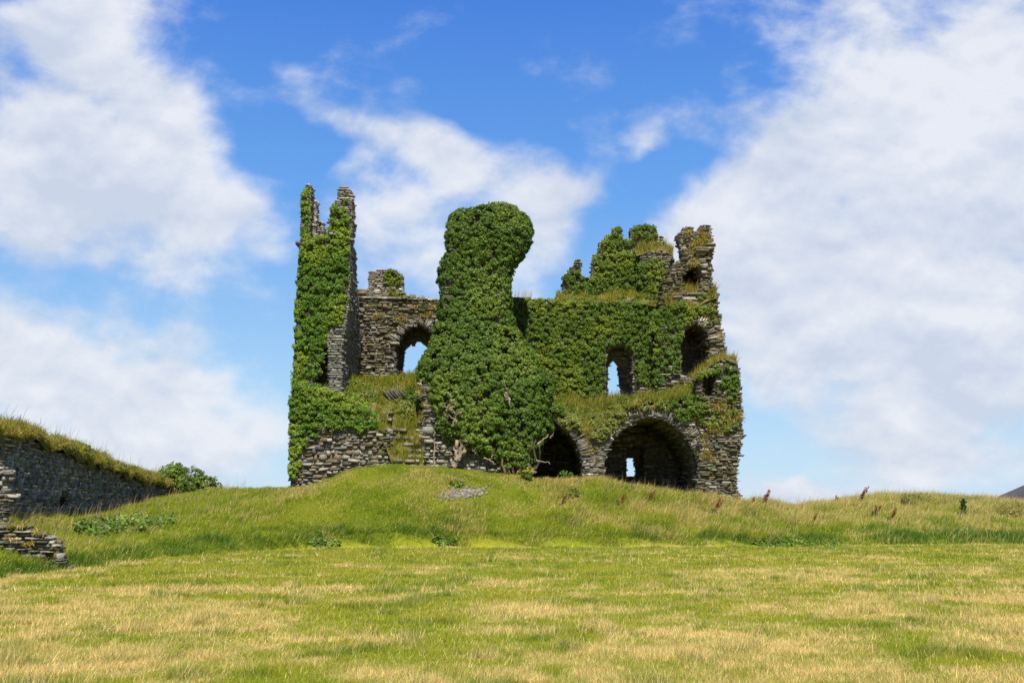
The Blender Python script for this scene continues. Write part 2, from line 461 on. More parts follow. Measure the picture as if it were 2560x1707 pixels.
GX, GY = np.meshgrid(gx, gy, indexing='ij'); GZ = terrain(GX.ravel(), GY.ravel())
GV = np.stack([GX.ravel(), GY.ravel(), GZ - .02], 1)
gc = turf_colour(GX.ravel(), GY.ravel()) * np.where((GY.ravel() > foot_at(GX.ravel() / np.maximum(GY.ravel(), 10)))[:, None], .5, .72)
ground = mesh_obj('ground', GV, grid_quads(len(gx), len(gy))[:, ::-1], M_EARTH, None, gc, True)
tag(ground, 'grassy field rising to a low mound under the castle', kind='structure')

# far hill on the skyline at the right
hx = np.linspace(0, 1, 40); hp = []
for t in hx:
    X = 1500 + t * 1500
    hp.append([X, 2600, 1.7 + 130 * math.sin(min(t * 14, 1) * np.pi * .5) * (.9 + .2 * float(fbm(t * 6, 0, 4))) - 12])
hp = np.array(hp); hv = []
for k, (dy, s) in enumerate(((-500, 0), (-250, .55), (0, 1), (400, .8), (900, 0))):
    q = hp.copy(); q[:, 1] += dy; q[:, 2] = q[:, 2] * s - 12 * (1 - s); hv.append(q)
hill = mesh_obj('hill', np.concatenate(hv), grid_quads(5, 40), M_EARTH, None, np.tile([.085, .075, .075], (200, 1)), True)
tag(hill, 'dark distant hill at the far right skyline', kind='structure')

# ---------------------------------------------------------------- grass: mown turf and long bank grass
def scatter(dens, y0, y1, slope=.62, margin=3):
    A = 0.5 * slope * 2 * (y1 ** 2 - y0 ** 2) + margin * 2 * (y1 - y0); n = int(A * dens)
    Y = np.sqrt(rng.uniform(y0 ** 2, y1 ** 2, n)); X = rng.uniform(-1, 1, n) * (slope * Y + margin); return X, Y
parts = []
for dens, y0, y1, hh, ww in ((4200, 7.5, 13, .043, .0058), (2000, 13, 20, .046, .009), (950, 20, 30, .05, .0135), (480, 30, 45, .055, .020)):
    X, Y = scatter(dens, y0, y1, .6, 4.0)
    k = Y < foot_at(X / Y) + .2; X, Y = X[k], Y[k]; n = len(X)
    d = dry_at(X, Y); d = np.maximum(d, .75 * sstep(1.3, .3, foot_at(X / Y) - Y) * sstep(.35, .55, fbm(X * .5, Y * 0, 36, 3)))
    tf_ = sstep(.36, .62, fbm(X * 4.2, Y * 3.4, 140, 2)); isdry = rng.uniform(0, 1, n) < d * (.25 + .75 * tf_) + .07
    col = np.where(isdry[:, None], STRAW * rng.uniform(.6, 1.45, (n, 1)), turf_colour(X, Y) * (1 - .7 * d[:, None]) + (GREEN * .75 + OLIVE * .25) * .7 * d[:, None])
    col = col * rng.uniform(.75, 1.25, (n, 1)) * (1 + rng.normal(0, .06, (n, 3)))
    tuft = .45 + 1.2 * fbm(X * 3.1, Y * 3.1, 13, 2)
    h = hh * tuft * rng.uniform(.6, 1.5, n) * np.where(isdry, 1.45, 1.0)
    tus = sstep(.62, .74, fbm(X * 1.5, Y * 1.5, 171, 3)); h = h * (1 + 1.1 * tus); col = col * (1 - .28 * (tus * ~isdry)[:, None] * np.array([1.2, .8, .6]))
    lean = np.where(isdry, rng.uniform(.1, 1.3, n), rng.uniform(.1, 1.0, n))
    parts.append(blades(np.stack([X, Y, terrain(X, Y) - .02], 1), h, ww * rng.uniform(.7, 1.4, n), lean, windy(n, .3, 1.6), np.clip(col, .005, .9), False))
X, Y = scatter(9, 8, 40, .6, 1); k = (Y < foot_at(X / Y)) & (dry_at(X, Y) > .25); X, Y = X[k], Y[k]; n = len(X)      # taller missed stalks
parts.append(blades(np.stack([X, Y, terrain(X, Y)], 1), rng.uniform(.10, .24, n), .009, rng.uniform(.2, 1.2, n), windy(n, .3, 1.5), STRAW * rng.uniform(.8, 1.35, (n, 1)), False))
mg = mesh_obj('mown_grass', *merge(*parts)[:2], M_GRASS, None, merge(*parts)[2])
tag(mg, 'short mown grass with dry straw patches in the foreground', kind='stuff')

def bank_points(n):
    u = rng.uniform(-.64, .68, n); Yc = np.interp(u, _cu, _cY); Yf = foot_at(u)
    Y = Yf + (Yc + 3.0 - Yf) * rng.uniform(0, 1, n) ** .9
    return u * Y, Y, u, (Y - Yf) / (Yc - Yf)
X, Y, u, t = bank_points(720000); n = len(X)
castle_front = (1280 + F * u > 716) & (u < .235)
k = ~(castle_front & (Y > 49.4)); X, Y, u, t = X[k], Y[k], u[k], t[k]; n = len(X)
px = 1280 + F * u
col = turf_colour(X, Y + 200 * 0)
straw = sstep(.40, .68, fbm(X * .5 + 3, Y * .8, 61, 4) + .12 * sstep(1300, 1900, px) + .10 * sstep(.15, .6, t) * (px > 1250) - .05)
straw = straw * np.where(px < 700, .6, 1)
dark = np.maximum(sstep(.46, .6, fbm(X * .45, Y * 1.1, 33, 3)) * sstep(.35, .02, t) * (px > 500), sstep(.12, .03, t) * (.45 + .5 * sstep(.35, .55, fbm(X * .6, Y * 0, 34, 3))))
is_s = rng.uniform(0, 1, n) < straw * .42 * (1 - .8 * dark) + .04
g = (GREEN * .9) * (1 - dark[:, None]) + DEEP * dark[:, None]
yel = sstep(.3, .7, fbm(X * .9, Y * 1.3, 19, 4))[:, None]
yel = yel * .6 * (1 - .9 * dark[:, None]); g = (g * (1 - yel) + OLIVE * [.9, 1.0, 1.0] * yel) * 1.15
col = np.where(is_s[:, None], STRAW * rng.uniform(.7, 1.2, (n, 1)), g * rng.uniform(.7, 1.3, (n, 1)))
short = sstep(560, 760, px) * (1 - sstep(1260, 1420, px)) * (.3 + .7 * sstep(.1, .5, t))
hgt = (.15 + .31 * sstep(.25, .75, fbm(X * .9, Y * .9, 5, 3))) * (1 - .6 * short) * (1 + .35 * sstep(1500, 2000, px)) * rng.uniform(.6, 1.3, n)
hgt *= np.where(is_s, 1.2, 1) * (.9 + .1 * sstep(0, .15, t)) * .8
hgt = np.where((px > 60) & (px < 520), hgt * .8, hgt)
bgp = blades(np.stack([X, Y, terrain(X, Y) - .03], 1), hgt, rng.uniform(.008, .021, n), rng.uniform(.3, 1.3, n), windy(n, .0, .8), np.clip(col, .005, .9), True)
# seed heads: thin pale stems along the crest
m = 5200
X, Y, u, t = bank_points(m); px = 1280 + F * u
k = (t > .25) & ~((u > -.235) & (u < .235) & (Y > 49.4)) & ((px > 1500) | (px < 620)); X, Y = X[k], Y[k]; m = len(X)
sh = blades(np.stack([X, Y, terrain(X, Y)], 1), rng.uniform(.45, .85, m), .016, rng.uniform(.1, .6, m), windy(m, 0, .6), np.tile([.42, .31, .16], (m, 1)) * rng.uniform(.6, 1.2, (m, 1)), True)
V, Fc, C = merge(bgp, sh)
tag(mesh_obj('bank_grass', V, Fc, M_GRASS, None, C), 'long wind-blown grass covering the bank below the castle', kind='stuff')

# ================================================================ THE CASTLE
castle = thing('castle_ruin', tuple(at(1280, 1200, 52)), 'ruined grey stone castle with broken towers, arches and steps on the grassy mound', 'castle')
G = 1.2                                               # masonry starts well below the turf
def down(pts, Y, zb=1.6):
    """polygon from px points, its two lowest corners carried down below the turf"""
    return poly(pts, Y)

# --- corner tower: the end of the west wall, two prongs on top
B = Stones()
TY = 50.0
tower = [(728,1240),(727,1100),(733,950),(742,760),(748,640),(752,596),(785,590),(822,590),(838,592),(872,592),(874,700),(866,800),(855,860),(853,970),(853,1240)]
slot = poly([(783,966),(786,915),(800,868),(818,866),(821,966)], TY)
masonry(B, plane(TY), poly(tower, TY), [slot], depth=1.4, pfun=lambda p, f: 'root' if (f == 'l' or (f == 'f' and p[2] > XZ(0, 800, TY)[1])) else 'grey', prot=(.0, .06))
masonry(B, plane(TY + 1.4), poly([(727,1240),(733,950),(748,640),(752,592),(868,592),(872,700),(866,800),(853,860),(853,1240)], TY), [], depth=1.5, pal='grey', prot=(.0, .05))
# side return stepping back towards the gable wall, its rear edge broken and sloping
masonry(B, plane(TY + 2.9), poly([(760,1240),(760,700),(800,640),(858,640),(866,720),(862,800),(853,860),(853,1240)], TY), [], depth=1.5, pal='grey', prot=(.0, .04), faces='flrb')
masonry(B, plane(TY + 4.4), poly([(770,1240),(780,790),(858,772),(862,800),(853,860),(853,1240)], TY), [], depth=1.6, pal='grey', prot=(.0, .04))
# prongs
masonry(B, plane(TY), poly([(752,604),(754,520),(757,474),(769,459),(777,464),(775,500),(772,560),(772,604)], TY), depth=.9, pal='slate', ch=(.06,.11), sl=(.15,.35))
masonry(B, plane(TY + 2.6), poly([(772,604),(776,540),(779,500),(783,492),(791,508),(790,545),(787,575),(788,604)], TY + 2.6), depth=.6, pal='pale', ch=(.07,.13), sl=(.15,.35))
masonry(B, plane(TY + 3.0), poly([(786,606),(787,562),(797,555),(805,556),(811,572),(811,606)], TY + 3.0), depth=.6, pal='slate', ch=(.07,.13), sl=(.15,.4))
masonry(B, plane(TY), poly([(822,600),(823,560),(829,525),(833,508),(845,496),(846,470),(852,466),(865,467),(873,473),(875,496),(878,500),(878,560),(876,600)], TY), depth=1.1, pal='slate', ch=(.06,.12), sl=(.2,.6), prot=(.01,.1))
# corbel stone sticking out of the left edge
block(B, plane(TY), XZ(738,606,TY)[0], XZ(757,606,TY)[0], XZ(740,610,TY)[1], XZ(740,602,TY)[1], .05, .7, (.10, .09, .08))
tw = B.build('corner_tower', M_STONE, castle)

# --- gable wall at the back, window arch with broken tracery
B = Stones(); GYp = 56.0
def gpal(p, face):
    v = float(fbm(p[0] * .9, p[2] * .9, 71, 3))
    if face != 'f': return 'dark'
    if p[2] > XZ(0, 800, GYp)[1] - .3 and v > .40: return 'mossy'
    return 'mossy' if v > .6 else ('slate' if v > .42 else 'dark')
garch = [(991,1000),(987,927),(988,859),(998,848),(1004,838),(1014,827),(1032,817),(1050,814),(1070,822),(1084,838),(1092,860),(1095,1000)]
put = [poly([(899,893),(908,893),(908,903),(899,903)], GYp), poly([(930,920),(938,920),(938,930),(930,930)], GYp), poly([(964,922),(974,922),(974,931),(964,931)], GYp)]
RUB = 0.6
masonry(B, plane(GYp), poly([(880,1060),(880,745),(960,744),(1030,748),(1110,752),(1130,760),(1130,1060)], GYp), [poly(garch, GYp)] + put, depth=1.3, pfun=gpal, sl=(.15,.5), prot=(.01,.11))
RUB = 0.0
arch_ring(B, [(988,859),(998,848),(1004,838),(1014,827),(1032,817),(1050,814),(1070,822),(1084,838),(1092,860)], GYp, length=(.35,.6), thick=(.06,.11), pal='dark', out=.1)
sill = (XZ(0, 862, GYp)[1], XZ(0, 856, GYp)[1])
block(B, plane(GYp), XZ(976,860,GYp)[0], XZ(998,860,GYp)[0], sill[0], sill[1], -.16, .5, (.22,.20,.155))
# thin cap course that throws a shadow line
for i in range(16):
    a = 893 + i * 12.6
    x0 = XZ(a, 745, GYp)[0]; x1 = XZ(a + 12.2, 745, GYp)[0]; z = XZ(a, 744 + i * .35 + random.uniform(-1, 1), GYp)[1]
    block(B, plane(GYp), x0, x1, z - .06, z + .02, -random.uniform(.08, .26), .6, pick('slate'))
gw = B.build('gable_wall', M_STONE, castle)
B = Stones()
tr = [(1006,1000),(1007,944),(1008,903),(1013,871),(1022,864),(1030,858),(1034,866),(1041,853),(1050,853),(1058,859),(1062,862),(1068,868),(1078,880),(1090,900),(1095,1000)]
masonry(B, plane(GYp + 1.3), poly([(960,1040),(960,800),(1120,800),(1120,1040)], GYp + 1.3), [poly(tr, GYp + 1.3)], depth=.35, pal='mossy', ch=(.05,.08), sl=(.3,.7), prot=(0,.03))
B.build('window', M_STONE, gw)
B = Stones()
def gp2(p, face):
    z = p[2]; zz = XZ(0, 708, 56.8)[1]
    return 'pale' if z < zz + random.uniform(-.2, .2) else ('rust' if random.random() < .6 else 'slate')
masonry(B, plane(56.8), poly([(885,752),(885,722),(921,722),(922,680),(945,675),(958,673),(976,670),(994,678),(1006,690),(1006,728),(1022,739),(1062,745),(1100,750),(1100,758),(885,758)], 56.8), depth=.8, pfun=gp2, sl=(.15,.5), prot=(.0,.07))
B.build('gable_stack', M_STONE, castle)

# --- lower front wall below the tower, rubble faced
B = Stones(); LY = 49.0
def lpal(p, face):
    v = float(fbm(p[0] * 1.2, p[2] * 1.4, 12, 3)); return 'mossy' if v < .38 else ('rust' if v > .56 else 'slate')
RUB = 1.0
masonry(B, plane(LY), poly([(727,1250),(726,1150),(730,1075),(760,1066),(826,1060),(880,1066),(945,1074),(975,1072),(980,1110),(985,1250)], LY), depth=1.2, ch=(.07,.17), sl=(.15,.65), prot=(-.02,.16), pfun=lpal)
RUB = 0.0
B.build('plinth_wall', M_STONE, castle)
# --- the pier in the middle: stone base and core under its ivy
B = Stones(); PY = 49.9
def ppal(p, face):
    v = float(fbm(p[0] * 1.2, p[2] * 1.4, 15, 3)); return 'dark' if v < .45 else ('slate' if v < .62 else 'rust')
RUB = 0.8
masonry(B, plane(49.3), poly([(1053,1230),(1051,1120),(1050,1075),(1056,1050),(1060,1010),(1052,975),(1060,960),(1100,955),(1100,1060),(1180,1090),(1260,1110),(1262,1230)], 49.3), depth=1.6, ch=(.07,.18), sl=(.15,.55), prot=(.0,.14), pfun=ppal)
RUB = 0.0
masonry(B, plane(PY), poly([(1110,1200),(1110,700),(1114,665),(1128,640),(1130,570),(1165,545),(1240,540),(1290,552),(1312,580),(1310,610),(1298,630),(1272,648),(1264,680),(1264,800),(1280,900),(1290,1060),(1280,1200)], PY), depth=1.5, pal='root', sl=(.3,.8), ch=(.12,.2), prot=(0,.03))
# big dressed block beside the steps
block(B, plane(49.3), XZ(1057,1090,49.3)[0], XZ(1082,1090,49.3)[0], XZ(0,1087,49.3)[1], XZ(0,1067,49.3)[1], -.2, .5, (.17,.165,.145))
block(B, plane(49.3), XZ(1050,1095,49.3)[0], XZ(1075,1095,49.3)[0], XZ(0,1096,49.3)[1], XZ(0,1091,49.3)[1], -.22, .5, (.22,.2,.17))
block(B, plane(49.3), XZ(1062,1107,49.3)[0], XZ(1086,1107,49.3)[0], XZ(0,1108,49.3)[1], XZ(0,1099,49.3)[1], -.25, .5, (.24,.23,.19))
B.build('pier', M_STONE, castle)
# --- vault: the arches of the lower storey
B = Stones(); VY = 50.0
big = [(1512,1290),(1509,1190),(1510,1155),(1518,1122),(1532,1098),(1553,1077),(1580,1058),(1601,1048),(1622,1042),(1655,1047),(1690,1066),(1716,1093),(1735,1125),(1746,1155),(1749,1190),(1743,1219),(1740,1290)]
small = [(1262,1270),(1262,1150),(1272,1100),(1300,1060),(1340,1038),(1368,1042),(1387,1053),(1424,1082),(1443,1109),(1454,1141),(1459,1184),(1460,1270)]
recess = [(1757,992),(1755,945),(1768,937),(1788,938),(1789,990)]
edge_r = [(1846,1300),(1849,1236),(1842,1222),(1843,1182),(1850,1128),(1857,1088),(1854,1048),(1853,994),(1848,935),(1842,908),(1820,900),(1790,908),(1765,922),(1748,940),(1745,1000)]
front_v = [(1240,1300)] + [(1240,1040),(1300,1020),(1345,1010),(1380,1030),(1425,1060),(1470,1080),(1500,1072),(1535,1050),(1565,1025),(1600,1014),(1650,1010),(1710,1008),(1745,1000)] + edge_r[::-1]
def vpal(p, face):
    v = float(fbm(p[0] * .9, p[2] * 1.1, 44, 3))
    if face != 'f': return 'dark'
    m_ = float(fbm(p[0] * .8 + 5, p[2] * .6, 46, 3)) + .12 * float(sstep(9.5, 11.5, p[0]))
    return 'mossy' if m_ > .60 else ('dark' if v < .36 else ('rust' if v > .60 else 'slate'))
RUB = 0.55
masonry(B, plane(VY), poly(front_v, VY), [poly(big, VY), poly(small, VY), poly(recess, VY)], depth=1.3, pfun=vpal, ch=(.05,.115), sl=(.16,.6), prot=(.0,.13))
RUB = 0.0
body_v = [(1250,1300),(1250,1050),(1345,1020),(1400,1030),(1500,1040),(1600,1016),(1745,1010),(1760,930),(1835,925),(1842,1000),(1846,1090),(1838,1180),(1838,1300)]
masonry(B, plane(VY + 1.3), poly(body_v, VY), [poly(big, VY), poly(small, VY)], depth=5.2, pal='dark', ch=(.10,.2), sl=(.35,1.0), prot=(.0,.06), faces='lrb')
vw = B.build('vault_wall', M_STONE, castle)
B = Stones()
arch_ring(B, big[1:16], VY, length=(.35,.8), thick=(.05,.15), out=.07, pal='dark', gap=.05)
B.build('arch', M_STONE, vw)
B = Stones()
arch_ring(B, small[4:12], VY, length=(.35,.75), thick=(.05,.14), out=.08, pal='slate', gap=.05)
B.build('arch', M_STONE, vw)
B = Stones(); EY = VY + 6.5
win_r = [(1566,1212),(1566,1120),(1609,1118),(1610,1212)]
RUB = 0.8
masonry(B, plane(EY), poly([(1215,1300),(1215,1030),(1790,1030),(1790,1300)], EY), [poly(win_r, EY)], depth=1.0, pal='slate', ch=(.08,.18), sl=(.2,.7), prot=(0,.06), faces='flr')
RUB = 0.0
masonry(B, plane(EY + 1.0), poly([(1500,1300),(1500,1080),(1660,1080),(1660,1300)], EY + 1.0), [poly([(1560,1189),(1560,1142),(1584,1142),(1588,1165),(1590,1189)], EY + 1.0)], depth=.5, pal='dark', ch=(.08,.15), sl=(.2,.5), prot=(0,.06))
B.build('vault_back', M_STONE, castle)

# --- hall wall above the vault, set back, with the lancet
B = Stones(); HY = 54.0
emb = [(1514,1012),(1514,900),(1517,880),(1530,866),(1546,860),(1564,866),(1578,881),(1583,905),(1585,1012)]
def hpal(p, face): return ('slate' if random.random() < .6 else 'rust') if (face != 'f' or (p[2] < XZ(0, 945, HY)[1] and p[0] > XZ(1585, 0, HY)[0])) else 'root'
hall = [(1265,1060),(1265,744),(1320,744),(1370,750),(1470,754),(1560,754),(1660,760),(1700,760),(1700,1060)]
masonry(B, plane(HY), poly(hall, HY), [poly(emb, HY)], depth=1.6, pfun=hpal, ch=(.08,.17), sl=(.2,.7), prot=(0,.07))
hw = B.build('hall_wall', M_STONE, castle)
B = Stones(); WY = HY + 1.6
lan = [(1522,1020),(1521,970),(1519,968),(1519,950),(1521,948),(1521,915),(1527,907),(1533,899),(1539,907),(1544,915),(1545,938),(1549,942),(1549,968),(1551,972),(1551,1020)]
masonry(B, plane(WY), poly([(1480,1040),(1480,830),(1610,830),(1610,1040)], WY), [poly(lan, WY)], depth=.35, pal='slate', ch=(.05,.09), sl=(.3,.7), prot=(0,.03))
B.build('window', M_STONE, hw)

# --- battlements on the upper storey
B = Stones(); UY = 55.6
upper = [(1388,770),(1390,742),(1410,735),(1409,688),(1426,679),(1426,669),(1436,661),(1440,649),(1452,649),(1453,694),(1481,694),(1481,646),(1488,638),(1498,635),(1499,605),(1513,601),(1514,590),(1531,582),(1533,573),(1540,567),(1554,568),(1556,606),(1578,606),(1578,571),(1594,567),(1612,560),(1637,566),(1643,576),(1643,590),(1657,591),(1657,620),(1672,628),(1682,642),(1682,664),(1668,690),(1662,740),(1662,770)]
masonry(B, plane(UY), poly(upper, UY), depth=1.0, pfun=lambda p, f: 'root' if f == 'f' and p[2] < XZ(0, 650, UY)[1] else 'slate', ch=(.07,.13), sl=(.2,.5), prot=(0,.08))
# corbelled lump on the right shoulder
masonry(B, plane(UY - .7), poly([(1610,700),(1600,660),(1605,635),(1640,628),(1676,634),(1683,645),(1684,662),(1668,690),(1650,712)], UY - .7), depth=.9, pal='dark', ch=(.08,.15), sl=(.2,.5), prot=(0,.12))
B.build('battlement', M_STONE, castle)

# --- broken corner turret on the right
B = Stones(); RY = 53.2
dark_arch = [(1700,1000),(1699,900),(1699,859),(1704,835),(1716,818),(1738,808),(1757,818),(1770,833),(1774,859),(1776,900),(1765,930),(1745,945),(1715,945)]
niche = [(1703,722),(1704,690),(1712,676),(1724,664),(1748,664),(1757,690),(1755,712),(1750,730),(1720,730)]
mid = [(1640,1060),(1650,760),(1662,720),(1665,700),(1670,690),(1684,668),(1692,655),(1712,640),(1740,628),(1777,632),(1776,665),(1778,690),(1780,705),(1787,718),(1792,735),(1796,775),(1802,812),(1806,836),(1812,860),(1815,895),(1818,1000),(1818,1060)]
def rpal(p, face):
    v = float(fbm(p[0] * 1.1, p[2] * 1.2, 29, 3)); return 'mossy' if v > .50 else ('rust' if v > .42 else 'slate')
dark_arch = [(1700,935),(1699,900),(1699,859),(1704,835),(1716,818),(1738,808),(1757,818),(1770,833),(1774,859),(1776,900),(1768,932),(1748,940),(1712,942)]
RUB = 0.35
masonry(B, plane(RY), poly(mid, RY), [poly(dark_arch, RY), poly(niche, RY)], depth=2.8, pfun=rpal, ch=(.06,.13), sl=(.2,.6), prot=(0,.17))
RUB = 0.0
masonry(B, plane(RY + 2.8), poly([(1640,1060),(1660,760),(1690,668),(1740,640),(1768,640),(1770,700),(1782,740),(1795,860),(1800,1060)], RY), depth=.5, pal='dark', ch=(.1,.18), sl=(.3,.7))
rt = B.build('turret', M_STONE, castle)
B = Stones()
arch_ring(B, dark_arch[2:9], RY, length=(.35,.6), thick=(.05,.12), out=.14, pal='rust')
B.build('arch', M_STONE, rt)
B = Stones()
masonry(B, plane(RY), poly([(1707,640),(1706,622),(1700,606),(1693,588),(1700,580),(1710,577),(1712,567),(1730,566),(1731,577),(1737,580),(1735,600),(1726,618),(1722,640)], RY), depth=.9, pal='rust', ch=(.05,.11), sl=(.12,.4), prot=(0,.12))
masonry(B, plane(RY), poly([(1722,650),(1730,622),(1738,602),(1744,578),(1756,562),(1774,562),(1777,608),(1784,613),(1782,622),(1777,650)], RY), depth=.9, pal='rust', ch=(.05,.11), sl=(.12,.45), prot=(0,.12))
for (a, b, y0, y1) in ((1735,1783,621,627),(1762,1786,612,617),(1738,1770,626,632)):
    block(B, plane(RY), XZ(a,y0,RY)[0], XZ(b,y0,RY)[0], XZ(0,y1,RY)[1], XZ(0,y0,RY)[1], -.35, .6, (.11, .095, .06))
B.build('battlement', M_STONE, castle)

# --- slopes of fallen rubble and earth on the ledges (parts of the castle)
EARTHC = np.array([.15, .12, .05])
def earth(name, lines, nu=60, nv=16, bump=.15, seed=3):
    V, Q = bank(lines, nu, nv, bump, seed)
    mesh_obj(name, V, Q, M_EARTH, castle, np.tile(EARTHC, (len(V), 1)), True); return V, Q
slopeL = earth('rubble_slope', [[(726,1080,48.9),(826,1066,48.9),(945,1080,48.9),(965,1120,48.8),(985,1172,48.6),(1056,1172,48.6)],
                                [(728,985,49.4),(830,985,49.8),(945,1000,50.4),(1010,1030,50.6),(1056,1085,50.2)],
                                [(740,958,50.6),(830,960,52),(930,956,53.5),(1000,944,54.0),(1060,950,53.5)],
                                [(760,956,56.2),(930,958,56.2),(1100,952,56.2)]], 70, 30, .2)
slopeR = earth('rubble_slope', [[(1300,1040,49.9),(1345,1018,49.9),(1385,1034,49.9),(1425,1062,49.9),(1470,1082,49.9),(1500,1074,49.9),(1540,1046,49.9),(1600,1012,49.9),(1660,1004,49.9),(1750,1000,49.9),(1845,1010,49.9)],
                                [(1300,1010,51.5),(1400,1012,51.5),(1480,1030,51.5),(1560,1005,51.5),(1660,990,51.5),(1750,985,51.5),(1780,995,51.5),(1840,1000,51.3)],
                                [(1300,990,54.1),(1400,1000,54.1),(1500,1003,54.1),(1560,1002,54.1),(1640,985,54.1),(1700,960,54.1),(1740,940,53.4),(1800,950,53.4)]], 90, 20, .12, 7)
ledgeU = earth('rubble_slope', [[(1390,762,53.85),(1430,758,53.85),(1470,766,53.85),(1520,758,53.85),(1560,768,53.85),(1600,760,53.8),(1640,766,53.6),(1668,766,53.2)],
                                [(1390,742,54.8),(1470,742,54.8),(1560,736,54.8),(1640,742,54.8),(1665,745,54.6)],
                                [(1390,740,55.7),(1470,738,55.7),(1560,735,55.7),(1640,740,55.7),(1665,742,55.5)]], 60, 14, .2, 9)
ledgeT = earth('rubble_slope', [[(1664,778,52.95),(1690,765,52.95),(1715,772,52.95),(1740,770,52.95),(1770,752,52.95),(1793,745,52.95)],
                                [(1664,745,53.3),(1700,732,53.6),(1740,735,53.8),(1770,722,53.6),(1788,716,53.4)],
                                [(1670,735,54.6),(1700,730,54.8),(1750,730,54.8),(1785,720,54.6)]], 40, 10, .1, 4)
ledgeB = earth('rubble_slope', [[(1735,955,49.9),(1750,935,49.9),(1775,915,49.9),(1810,897,49.9),(1846,912,49.9)],
                                [(1735,950,51),(1760,925,51),(1785,908,51),(1812,895,51),(1838,905,51)],
                                [(1740,950,53.2),(1770,935,53.2),(1812,925,53.2),(1830,930,53.2)]], 40, 10, .1, 5)
shoulder = earth('rubble_slope', [[(1590,640,54.85),(1620,632,54.85),(1655,626,54.85),(1684,640,54.85)],
                                  [(1590,630,55.4),(1620,618,55.4),(1655,616,55.4),(1680,630,55.4)],
                                  [(1590,625,56.5),(1620,615,56.5),(1655,616,56.5),(1676,630,56.5)]], 30, 8, .06, 6)

# --- flight of worn steps
stair = bpy.data.objects.new('stair', None); link(stair, castle)
for i, (pxa, pxb, py, Y) in enumerate(((985,1052,1163,48.7),(982,1042,1150,48.9),(1020,1052,1138,49.1),(1012,1050,1124,49.4),(1005,1042,1108,49.8),(975,1030,1092,50.2),(972,1010,1072,50.6),(945,975,1047,51.4),(948,978,1030,52.0))):
    B = Stones(); sp_ = project(slopeL[0]); k_ = int(np.argmin((sp_[0] - (pxa + pxb) / 2) ** 2 + (sp_[1] - py) ** 2)); Y = float(slopeL[0][k_, 1]) - .10
    x = pxa
    while x < pxb:
        w = random.uniform(14, 30); fr = plane(Y)
        stone(B, fr, XZ(x, py, Y)[0], XZ(min(x + w, pxb + 6), py, Y)[0], XZ(0, py + 7, Y)[1], XZ(0, py - 2, Y)[1], 'f', 0, .12 + J(.05), pick('slate'), .03)
        block(B, fr, XZ(x, py, Y)[0] + .02, XZ(min(x + w, pxb + 6), py, Y)[0] - .02, XZ(0, py + 12, Y)[1], XZ(0, py - 1, Y)[1] + J(.03), .1, .75, pick('slate'))
        x += w + 2
    B.build('step', M_STONE, stair)

slab_pile = bpy.data.objects.new('fallen_masonry', None); link(slab_pile, castle)
for i in range(6):                                   # slates leaning on each other under the gable window
    B = Stones(); a = at(972 + i * 7 + J(3), 990 - i * 1.5 + J(5), 51.35); L_ = random.uniform(.6, 1.0); th = R(48 + J(9)); w_ = random.uniform(.04, .09)
    B.hexa(np.array([a + np.array([u_ * math.cos(th + math.pi) * 1 + v_ * math.sin(th), y_, u_ * math.sin(th) + v_ * math.cos(th)]) for y_ in (.5, -.15) for (u_, v_) in ((-L_ / 2, -w_), (L_ / 2, -w_), (L_ / 2, w_), (-L_ / 2, w_))]), (.065, .058, .042))
    B.build('slab', M_STONE, slab_pile)
# ================================================================ IVY
def tint(base, n, P=None, sd=.18, seed=1, alt=None, freq=.6):
    c = np.tile(np.array(base, float), (n, 1)) * rng.uniform(1 - sd, 1 + sd, (n, 1))
    if P is not None and alt is not None:
        w = sstep(.38, .64, fbm(P[:, 0] * freq, P[:, 2] * freq + P[:, 1] * .3, seed, 3))[:, None]
        c = c * (1 - w) + np.array(alt) * rng.uniform(1 - sd, 1 + sd, (n, 1)) * w
    return c
IVYN = 'ivy on the castle'
def wavy(P, Nn, amp=.16, fx=1.4, fz=3.4, seed=2):
    """push the points in and out so that the cover hangs in ragged shelves"""
    q = fbm(P[:, 0] * fx + P[:, 1] * .7, P[:, 2] * fz, seed, 3)
    return P + Nn * ((q - .5) * 2 * amp)[:, None]
def ivy(label, parts, base, alt, size=.125, rad=.145, per=40, amp=.15, seed=2, stems=None, loc=None):
    P = np.concatenate([p for p, _ in parts]); Nn = np.concatenate([q for _, q in parts])
    P = wavy(P, Nn, amp, seed=seed)
    size = size * .62
    V, Fc, C = clumps(P, Nn, per, rad, size, tint(base, len(P), P, .16, seed, alt))
    e = thing('ivy', tuple(loc if loc is not None else P[np.argmin(P[:, 2])]), label, 'ivy', IVYN)
    k6 = 16                                             # close layer of leaves flat on the wall under the tufts
    Pf = np.repeat(P, k6, 0) + rng.uniform(-.17, .17, (len(P) * k6, 3)); Nf = np.repeat(Nn, k6, 0); Pf -= Nf * (((Pf - np.repeat(P, k6, 0)) * Nf).sum(1, keepdims=True) + .03)
    Vf, Ff, Cf = leaves(Pf, unit(Nf + [0, 0, .35]), size * 1.1, tint(base, len(Pf), Pf, .25, seed, alt), jitter=.4)
    mesh_obj('foliage', *merge((V, Fc, C), (Vf, Ff, Cf))[:2], M_IVY, e, np.concatenate([C, Cf]))
    for st_ in (stems or ()): mesh_obj('stem', st_[0], st_[1], M_WOOD, e, st_[2], True)
    return e
G1 = (.070, .135, .008); G1b = (.150, .205, .014); G2 = (.066, .118, .011); G2b = (.112, .165, .017); G3 = (.070, .118, .008); G3b = (.135, .175, .012)
D = 30
